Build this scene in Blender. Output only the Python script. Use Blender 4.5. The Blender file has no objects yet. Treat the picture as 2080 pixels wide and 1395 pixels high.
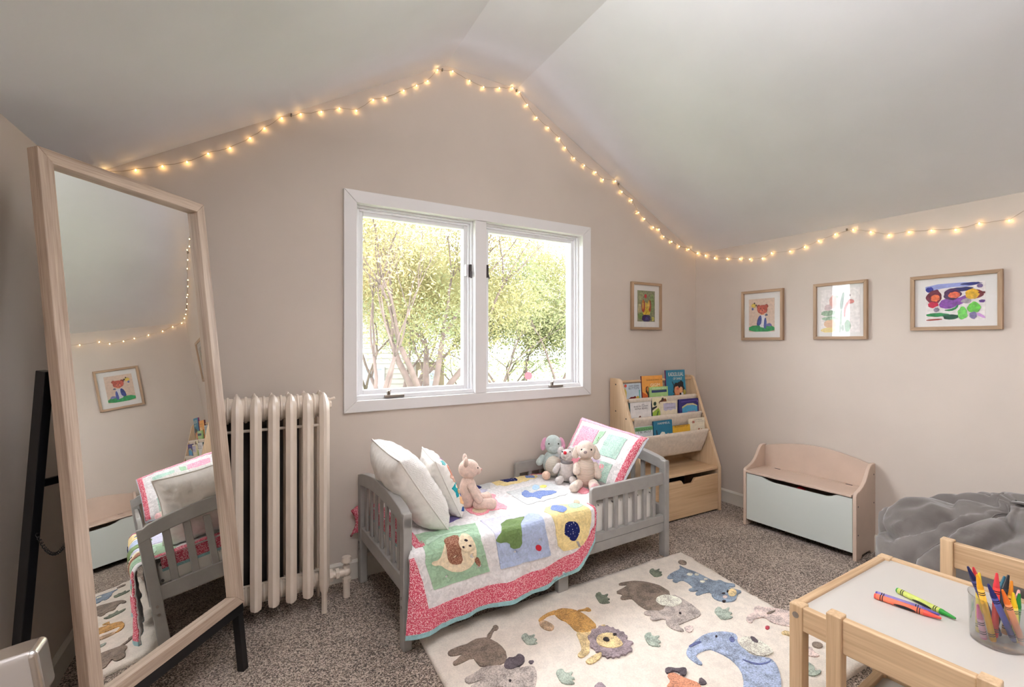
import bpy, bmesh, math, random
from math import sin, cos, pi, radians as RAD
from mathutils import Vector, Matrix, noise
random.seed(7)
sc = bpy.context.scene
COL = sc.collection
# ---------------------------------------------------------------- camera
cam_d = bpy.data.cameras.new('camera'); cam = bpy.data.objects.new('camera', cam_d); COL.objects.link(cam)
cam.location = (0, 0, 1.2); cam.rotation_euler = (RAD(90), 0, RAD(-27.85))
cam_d.sensor_width = 36; cam_d.lens = 965 / 2080 * 36; cam_d.shift_y = -6.5 / 2080
cam_d.clip_start = 0.02; cam_d.clip_end = 300
sc.camera = cam
# ---------------------------------------------------------------- light, sky, exposure
vs = sc.view_settings
vs.view_transform = 'Standard'; vs.look = 'None'; vs.gamma = 1.0; vs.use_curve_mapping = False
vs.exposure = 0.27
sc.cycles.use_denoising = True
sc.cycles.max_bounces = 9; sc.cycles.diffuse_bounces = 5; sc.cycles.glossy_bounces = 5
sc.cycles.transparent_max_bounces = 12; sc.cycles.transmission_bounces = 6
sc.cycles.sample_clamp_indirect = 6.0
world = bpy.data.worlds.new('overcast_sky'); sc.world = world; world.use_nodes = True
wb = world.node_tree.nodes['Background']; wb.inputs[0].default_value = (0.95, 0.975, 1.02, 1); wb.inputs[1].default_value = 14.0
def area(name, loc, target, sx, sy, power, color):
    l = bpy.data.lights.new(name, 'AREA'); l.shape = 'RECTANGLE'; l.size = sx; l.size_y = sy; l.energy = power; l.color = color
    o = bpy.data.objects.new(name, l); COL.objects.link(o); o.location = loc
    o.rotation_euler = (Vector(target) - Vector(loc)).to_track_quat('-Z', 'Y').to_euler(); return o
area('ceiling_bounce_fill', (0.45, 0.25, 2.2), (0.45, 0.25, 3.0), 0.9, 1.0, 54, (1.0, 0.98, 0.965))  # added fill bounced off the ceiling; no such fixture in the room
area('rear_fill', (1.1, -1.3, 1.35), (1.4, 3, 0.9), 2.8, 1.7, 3.5, (0.985, 0.985, 1.0))  # unseen fill added behind the camera, in front of a closed wall
# ---------------------------------------------------------------- helpers: materials
def lin(c):
    def f(x):
        x /= 255.0
        return x / 12.92 if x <= 0.04045 else ((x + 0.055) / 1.055) ** 2.4
    return (f(c[0]), f(c[1]), f(c[2]), 1)
class NT:
    def __init__(s, name):
        s.m = bpy.data.materials.new(name); s.m.use_nodes = True; s.t = s.m.node_tree
        s.b = s.t.nodes['Principled BSDF']; s.out = s.t.nodes['Material Output']
    def n(s, ty, **kw):
        nd = s.t.nodes.new(ty)
        for k, v in kw.items():
            if k in nd.inputs: nd.inputs[k].default_value = v
            else: setattr(nd, k, v)
        return nd
    def l(s, a, b): s.t.links.new(a, b)
    def coord(s, scale=(1, 1, 1), kind='Object'):
        tc = s.n('ShaderNodeTexCoord'); mp = s.n('ShaderNodeMapping'); mp.inputs['Scale'].default_value = scale
        s.l(tc.outputs[kind], mp.inputs['Vector']); return mp.outputs['Vector']
    def ramp(s, fac, stops, interp='LINEAR'):
        r = s.n('ShaderNodeValToRGB'); e = r.color_ramp.elements; r.color_ramp.interpolation = interp
        while len(e) < len(stops): e.new(0.5)
        for el, (p, c) in zip(e, stops): el.position = p; el.color = c
        s.l(fac, r.inputs['Fac']); return r.outputs['Color']
    def bump(s, h, strength=0.3, dist=0.002):
        b = s.n('ShaderNodeBump', Strength=strength, Distance=dist); s.l(h, b.inputs['Height']); s.l(b.outputs['Normal'], s.b.inputs['Normal'])
MATS = {}
def mat(name, rgb, rough=0.5, var=0.0, vscale=8, bump=0.0, bscale=200, bdist=0.001, metal=0.0, spec=0.5, sheen=0.0):
    if name in MATS: return MATS[name]
    t = NT(name); b = t.b; b.inputs['Base Color'].default_value = lin(rgb)
    b.inputs['Roughness'].default_value = rough; b.inputs['Metallic'].default_value = metal
    b.inputs['Specular IOR Level'].default_value = spec
    if sheen: b.inputs['Sheen Weight'].default_value = sheen; b.inputs['Sheen Roughness'].default_value = 0.5
    if var:
        nz = t.n('ShaderNodeTexNoise', Scale=vscale, Detail=5.0); t.l(t.coord(), nz.inputs['Vector'])
        d = [max(0, c * (1 - var)) for c in rgb]; h = [min(255, c * (1 + var)) for c in rgb]
        t.l(t.ramp(nz.outputs['Fac'], [(0.3, lin(d)), (0.7, lin(h))]), b.inputs['Base Color'])
    if bump:
        nz = t.n('ShaderNodeTexNoise', Scale=bscale, Detail=3.0); t.l(t.coord(), nz.inputs['Vector']); t.bump(nz.outputs['Fac'], bump, bdist)
    MATS[name] = t.m; return t.m
def wood(name, c0, c1, axis='x', rough=0.45, grain=14, fine=90):
    if name in MATS: return MATS[name]
    t = NT(name); i = 'xyz'.index(axis)
    sc1 = [1, 1, 1]; sc1[i] = 0.06; sc2 = [1, 1, 1]; sc2[i] = 0.03
    n1 = t.n('ShaderNodeTexNoise', Scale=grain, Detail=4.0, Distortion=0.6); t.l(t.coord(sc1), n1.inputs['Vector'])
    n2 = t.n('ShaderNodeTexNoise', Scale=fine * 3, Detail=3.0); t.l(t.coord(sc2), n2.inputs['Vector'])
    mx = t.n('ShaderNodeMix', data_type='FLOAT'); mx.inputs[0].default_value = 0.4
    t.l(n1.outputs['Fac'], mx.inputs[2]); t.l(n2.outputs['Fac'], mx.inputs[3])
    t.l(t.ramp(mx.outputs[0], [(0.33, lin(c0)), (0.62, lin(c1))]), t.b.inputs['Base Color'])
    t.b.inputs['Roughness'].default_value = rough; t.bump(n2.outputs['Fac'], 0.12, 0.001)
    MATS[name] = t.m; return t.m
def specks(name, base, dots, scale, size, rough=0.85, bump=0.0):
    if name in MATS: return MATS[name]
    t = NT(name); v = t.n('ShaderNodeTexVoronoi', Scale=scale); t.l(t.coord(), v.inputs['Vector'])
    t.l(t.ramp(v.outputs['Distance'], [(size, lin(dots)), (size + 0.06, lin(base))]), t.b.inputs['Base Color'])
    t.b.inputs['Roughness'].default_value = rough; t.b.inputs['Specular IOR Level'].default_value = 0.2
    if bump:
        nz = t.n('ShaderNodeTexNoise', Scale=90, Detail=3.0); t.l(t.coord(), nz.inputs['Vector']); t.bump(nz.outputs['Fac'], bump, 0.004)
    MATS[name] = t.m; return t.m
def glassy(name, tint=(255, 255, 255), refl=1.0, base=0.0):
    if name in MATS: return MATS[name]
    t = NT(name); t.t.nodes.remove(t.b)
    tr = t.n('ShaderNodeBsdfTransparent'); tr.inputs[0].default_value = lin(tint)
    gl = t.n('ShaderNodeBsdfGlossy', Roughness=0.0); fr = t.n('ShaderNodeLayerWeight', Blend=0.5); pw = t.n('ShaderNodeMath', operation='POWER'); pw.inputs[1].default_value = 4.0
    mu = t.n('ShaderNodeMath', operation='MULTIPLY_ADD'); mu.inputs[1].default_value = refl; mu.inputs[2].default_value = 0.024 + base
    t.l(fr.outputs['Facing'], pw.inputs[0]); t.l(pw.outputs[0], mu.inputs[0]); mx = t.n('ShaderNodeMixShader')
    t.l(mu.outputs[0], mx.inputs[0]); t.l(tr.outputs[0], mx.inputs[1]); t.l(gl.outputs[0], mx.inputs[2]); t.l(mx.outputs[0], t.out.inputs[0])
    MATS[name] = t.m; return t.m
def glow(name, rgb, strength):
    t = NT(name); t.b.inputs['Base Color'].default_value = lin(rgb)
    t.b.inputs['Emission Color'].default_value = lin(rgb); t.b.inputs['Emission Strength'].default_value = strength; MATS[name] = t.m; return t.m
def cloth(name, rgb, var=0.05, bump=0.35, bscale=70, weave=0):
    if name in MATS: return MATS[name]
    t = NT(name); nz = t.n('ShaderNodeTexNoise', Scale=bscale, Detail=5.0, Distortion=1.0); t.l(t.coord(), nz.inputs['Vector'])
    d = [c * (1 - var) for c in rgb]; h = [min(255, c * (1 + var)) for c in rgb]
    t.l(t.ramp(nz.outputs['Fac'], [(0.35, lin(d)), (0.65, lin(h))]), t.b.inputs['Base Color'])
    t.b.inputs['Roughness'].default_value = 0.9; t.b.inputs['Specular IOR Level'].default_value = 0.15
    t.b.inputs['Sheen Weight'].default_value = 0.15
    t.bump(nz.outputs['Fac'], bump, 0.006); MATS[name] = t.m; return t.m
# ---------------------------------------------------------------- helpers: geometry
class MB:
    """collects shapes that become ONE mesh object"""
    def __init__(s): s.b = bmesh.new()
    def box(s, c, d, rz=0.0, rot=None):
        m = Matrix.Translation(c) @ (rot if rot is not None else Matrix.Rotation(rz, 4, 'Z')) @ Matrix.Diagonal((d[0], d[1], d[2], 1))
        bmesh.ops.create_cube(s.b, size=1, matrix=m); return s
    def b2(s, a, b):   # box between two corners
        return s.box([(a[i] + b[i]) / 2 for i in range(3)], [abs(b[i] - a[i]) for i in range(3)])
    def bar(s, p, q, w, h, up=(0, 0, 1)):
        p = Vector(p); q = Vector(q); d = q - p; L = d.length; d.normalize(); u = Vector(up)
        x = d.cross(u)
        if x.length < 1e-4: x = d.cross(Vector((1, 0, 0)))
        x.normalize(); u = x.cross(d); m = Matrix((x, d, u)).transposed().to_4x4(); m.translation = (p + q) / 2
        bmesh.ops.create_cube(s.b, size=1, matrix=m @ Matrix.Diagonal((w, L, h, 1))); return s
    def cyl(s, p, q, r, r2=None, n=14):
        p = Vector(p); q = Vector(q); d = q - p
        m = d.to_track_quat('Z', 'Y').to_matrix().to_4x4(); m.translation = (p + q) / 2
        bmesh.ops.create_cone(s.b, cap_ends=True, segments=n, radius1=r, radius2=r if r2 is None else r2, depth=d.length, matrix=m); return s
    def ell(s, c, r, rot=None, n=16):
        m = Matrix.Translation(c) @ (rot.to_4x4() if rot is not None else Matrix()) @ Matrix.Diagonal((r[0], r[1], r[2], 1))
        bmesh.ops.create_uvsphere(s.b, u_segments=n, v_segments=max(6, n * 2 // 3), radius=1, matrix=m); return s
    def tube(s, pts, r, n=8, closed=False):
        pts = [Vector(p) for p in pts]; rings = []; N = len(pts); prev = None
        rr = r if isinstance(r, (list, tuple)) else [r] * N
        for i, p in enumerate(pts):
            a = pts[i - 1] if (i or closed) else p; b = pts[(i + 1) % N] if (i < N - 1 or closed) else p
            d = (b - a).normalized()
            x = d.cross(Vector((0, 0, 1))) if prev is None else prev - d * prev.dot(d)
            if x.length < 1e-5: x = d.cross(Vector((1, 0, 0)))
            x.normalize(); prev = x; y = d.cross(x)
            rings.append([s.b.verts.new(p + (x * cos(2 * pi * k / n) + y * sin(2 * pi * k / n)) * rr[i]) for k in range(n)])
        for i in range(N if closed else N - 1):
            A = rings[i]; B = rings[(i + 1) % N]
            for k in range(n): s.b.faces.new((A[k], A[(k + 1) % n], B[(k + 1) % n], B[k]))
        if not closed: s.b.faces.new(rings[0][::-1]); s.b.faces.new(rings[-1])
        return s
    def prism(s, poly, a, b, plane='xz'):
        """poly in a plane, extruded along the third axis from a to b"""
        f = {'xz': lambda p, t: (p[0], t, p[1]), 'xy': lambda p, t: (p[0], p[1], t), 'yz': lambda p, t: (t, p[0], p[1])}[plane]
        A = [s.b.verts.new(f(p, a)) for p in poly]; B = [s.b.verts.new(f(p, b)) for p in poly]; n = len(poly)
        s.b.faces.new(A); s.b.faces.new(B[::-1])
        for i in range(n): s.b.faces.new((A[i], B[i], B[(i + 1) % n], A[(i + 1) % n]))
        return s
    def lathe(s, prof, c=(0, 0, 0), n=24, cap=True):
        rings = [[s.b.verts.new((c[0] + r * cos(2 * pi * k / n), c[1] + r * sin(2 * pi * k / n), c[2] + z)) for k in range(n)] for r, z in prof]
        for A, B in zip(rings, rings[1:]):
            for k in range(n): s.b.faces.new((A[k], A[(k + 1) % n], B[(k + 1) % n], B[k]))
        if cap: s.b.faces.new(rings[0][::-1]); s.b.faces.new(rings[-1])
        return s
    def grid(s, f, nu, nv, wrap=False):
        g = [[s.b.verts.new(f(i / nu, j / nv)) for j in range(nv + 1)] for i in range(nu if wrap else nu + 1)]
        for i in range(nu):
            for j in range(nv):
                a = g[i]; b = g[(i + 1) % len(g)]; s.b.faces.new((a[j], b[j], b[j + 1], a[j + 1]))
        return s
    def build(s, name, m, parent=None, smooth=False, bevel=0.0, seg=2, fix=True, sub=0, solid=0):
        if fix: bmesh.ops.recalc_face_normals(s.b, faces=s.b.faces)
        me = bpy.data.meshes.new(name); s.b.to_mesh(me); s.b.free()
        me.materials.append(m)
        o = bpy.data.objects.new(name, me); COL.objects.link(o)
        if parent is not None: o.parent = parent
        if smooth:
            me.polygons.foreach_set('use_smooth', [True] * len(me.polygons))
        if solid:
            md = o.modifiers.new('solid', 'SOLIDIFY'); md.thickness = solid; md.offset = 1
        if bevel:
            md = o.modifiers.new('bevel', 'BEVEL'); md.width = bevel; md.segments = seg; md.limit_method = 'ANGLE'; md.angle_limit = RAD(40)
            me.polygons.foreach_set('use_smooth', [True] * len(me.polygons)); md.harden_normals = True
        if sub:
            md = o.modifiers.new('sub', 'SUBSURF'); md.levels = sub; md.render_levels = sub
        return o
def tag(o, label=None, cat=None, group=None, kind=None):
    if label: o['label'] = label
    if cat: o['category'] = cat
    if group: o['group'] = group
    if kind: o['kind'] = kind
    return o
def empty(name, loc, rz=0.0, label=None, cat=None, group=None, kind=None):
    o = bpy.data.objects.new(name, None); COL.objects.link(o); o.location = loc; o.rotation_euler = (0, 0, rz); o.empty_display_size = 0.05
    return tag(o, label, cat, group, kind)
def copy_tree(o, parent=None):
    c = o.copy(); COL.objects.link(c); c.parent = parent
    for ch in o.children: copy_tree(ch, c)
    return c
def chaikin(p, it=1):
    for _ in range(it):
        q = []
        for i in range(len(p)):
            a = p[i]; b = p[(i + 1) % len(p)]
            q += [(a[0] * .75 + b[0] * .25, a[1] * .75 + b[1] * .25), (a[0] * .25 + b[0] * .75, a[1] * .25 + b[1] * .75)]
        p = q
    return p
def patch(name, pts, f, m, parent, step=0.0, smooth=True, round_=0):
    """a flat shape with its own thickness, laid on the surface f(x, y, h) with h = 0 on the surface and 1 on its top"""
    if round_: pts = chaikin([tuple(p) for p in pts], round_)
    b = bmesh.new(); vs_ = [b.verts.new((p[0], p[1], 1)) for p in pts]
    fa = b.faces.new(vs_); bmesh.ops.triangulate(b, faces=[fa])
    if step:
        for ax in (0, 1):
            lo = min(p[ax] for p in pts); hi = max(p[ax] for p in pts); k = math.floor(lo / step) + 1
            while k * step < hi:
                co = [0, 0, 0]; no = [0, 0, 0]; co[ax] = k * step; no[ax] = 1
                bmesh.ops.bisect_plane(b, geom=b.verts[:] + b.edges[:] + b.faces[:], plane_co=co, plane_no=no); k += 1
    be = [e for e in b.edges if len(e.link_faces) == 1]
    r = bmesh.ops.extrude_edge_only(b, edges=be)
    for v in r['geom']:
        if isinstance(v, bmesh.types.BMVert): v.co.z = 0
    for v in b.verts: v.co = f(v.co.x, v.co.y, v.co.z)
    bmesh.ops.recalc_face_normals(b, faces=b.faces)
    mb = MB(); mb.b.free(); mb.b = b
    return mb.build(name, m, parent, smooth=False, fix=False)
def text(name, body, f, size, m, parent, width=None, align='CENTER'):
    """flat lettering laid on a face by f(x, y)"""
    cu = bpy.data.curves.new(name, 'FONT'); cu.body = body; cu.size = size; cu.align_x = align; cu.resolution_u = 2
    to = bpy.data.objects.new(name + '_t', cu); COL.objects.link(to)
    dg = bpy.context.evaluated_depsgraph_get(); dg.update()
    me = bpy.data.meshes.new_from_object(to.evaluated_get(dg)); bpy.data.objects.remove(to)
    xs = [v.co.x for v in me.vertices]
    if not xs: return None
    k = 1.0
    if width and max(xs) - min(xs) > 0: k = width / (max(xs) - min(xs))
    for v in me.vertices: v.co = f(v.co.x * k, v.co.y)
    me.materials.clear(); me.materials.append(m); me.name = name
    o = bpy.data.objects.new(name, me); COL.objects.link(o); o.parent = parent; return o
def oval(c, rx, ry, n=12, rot=0.0, jag=0.0):
    out = []
    for k in range(n):
        t = 2 * pi * k / n; j = 1 + jag * (1 if k % 2 else -1)
        x = rx * cos(t) * j; y = ry * sin(t) * j
        out.append((c[0] + x * cos(rot) - y * sin(rot), c[1] + x * sin(rot) + y * cos(rot)))
    return out
def rect(x0, y0, x1, y1): return [(x0, y0), (x1, y0), (x1, y1), (x0, y1)]
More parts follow.
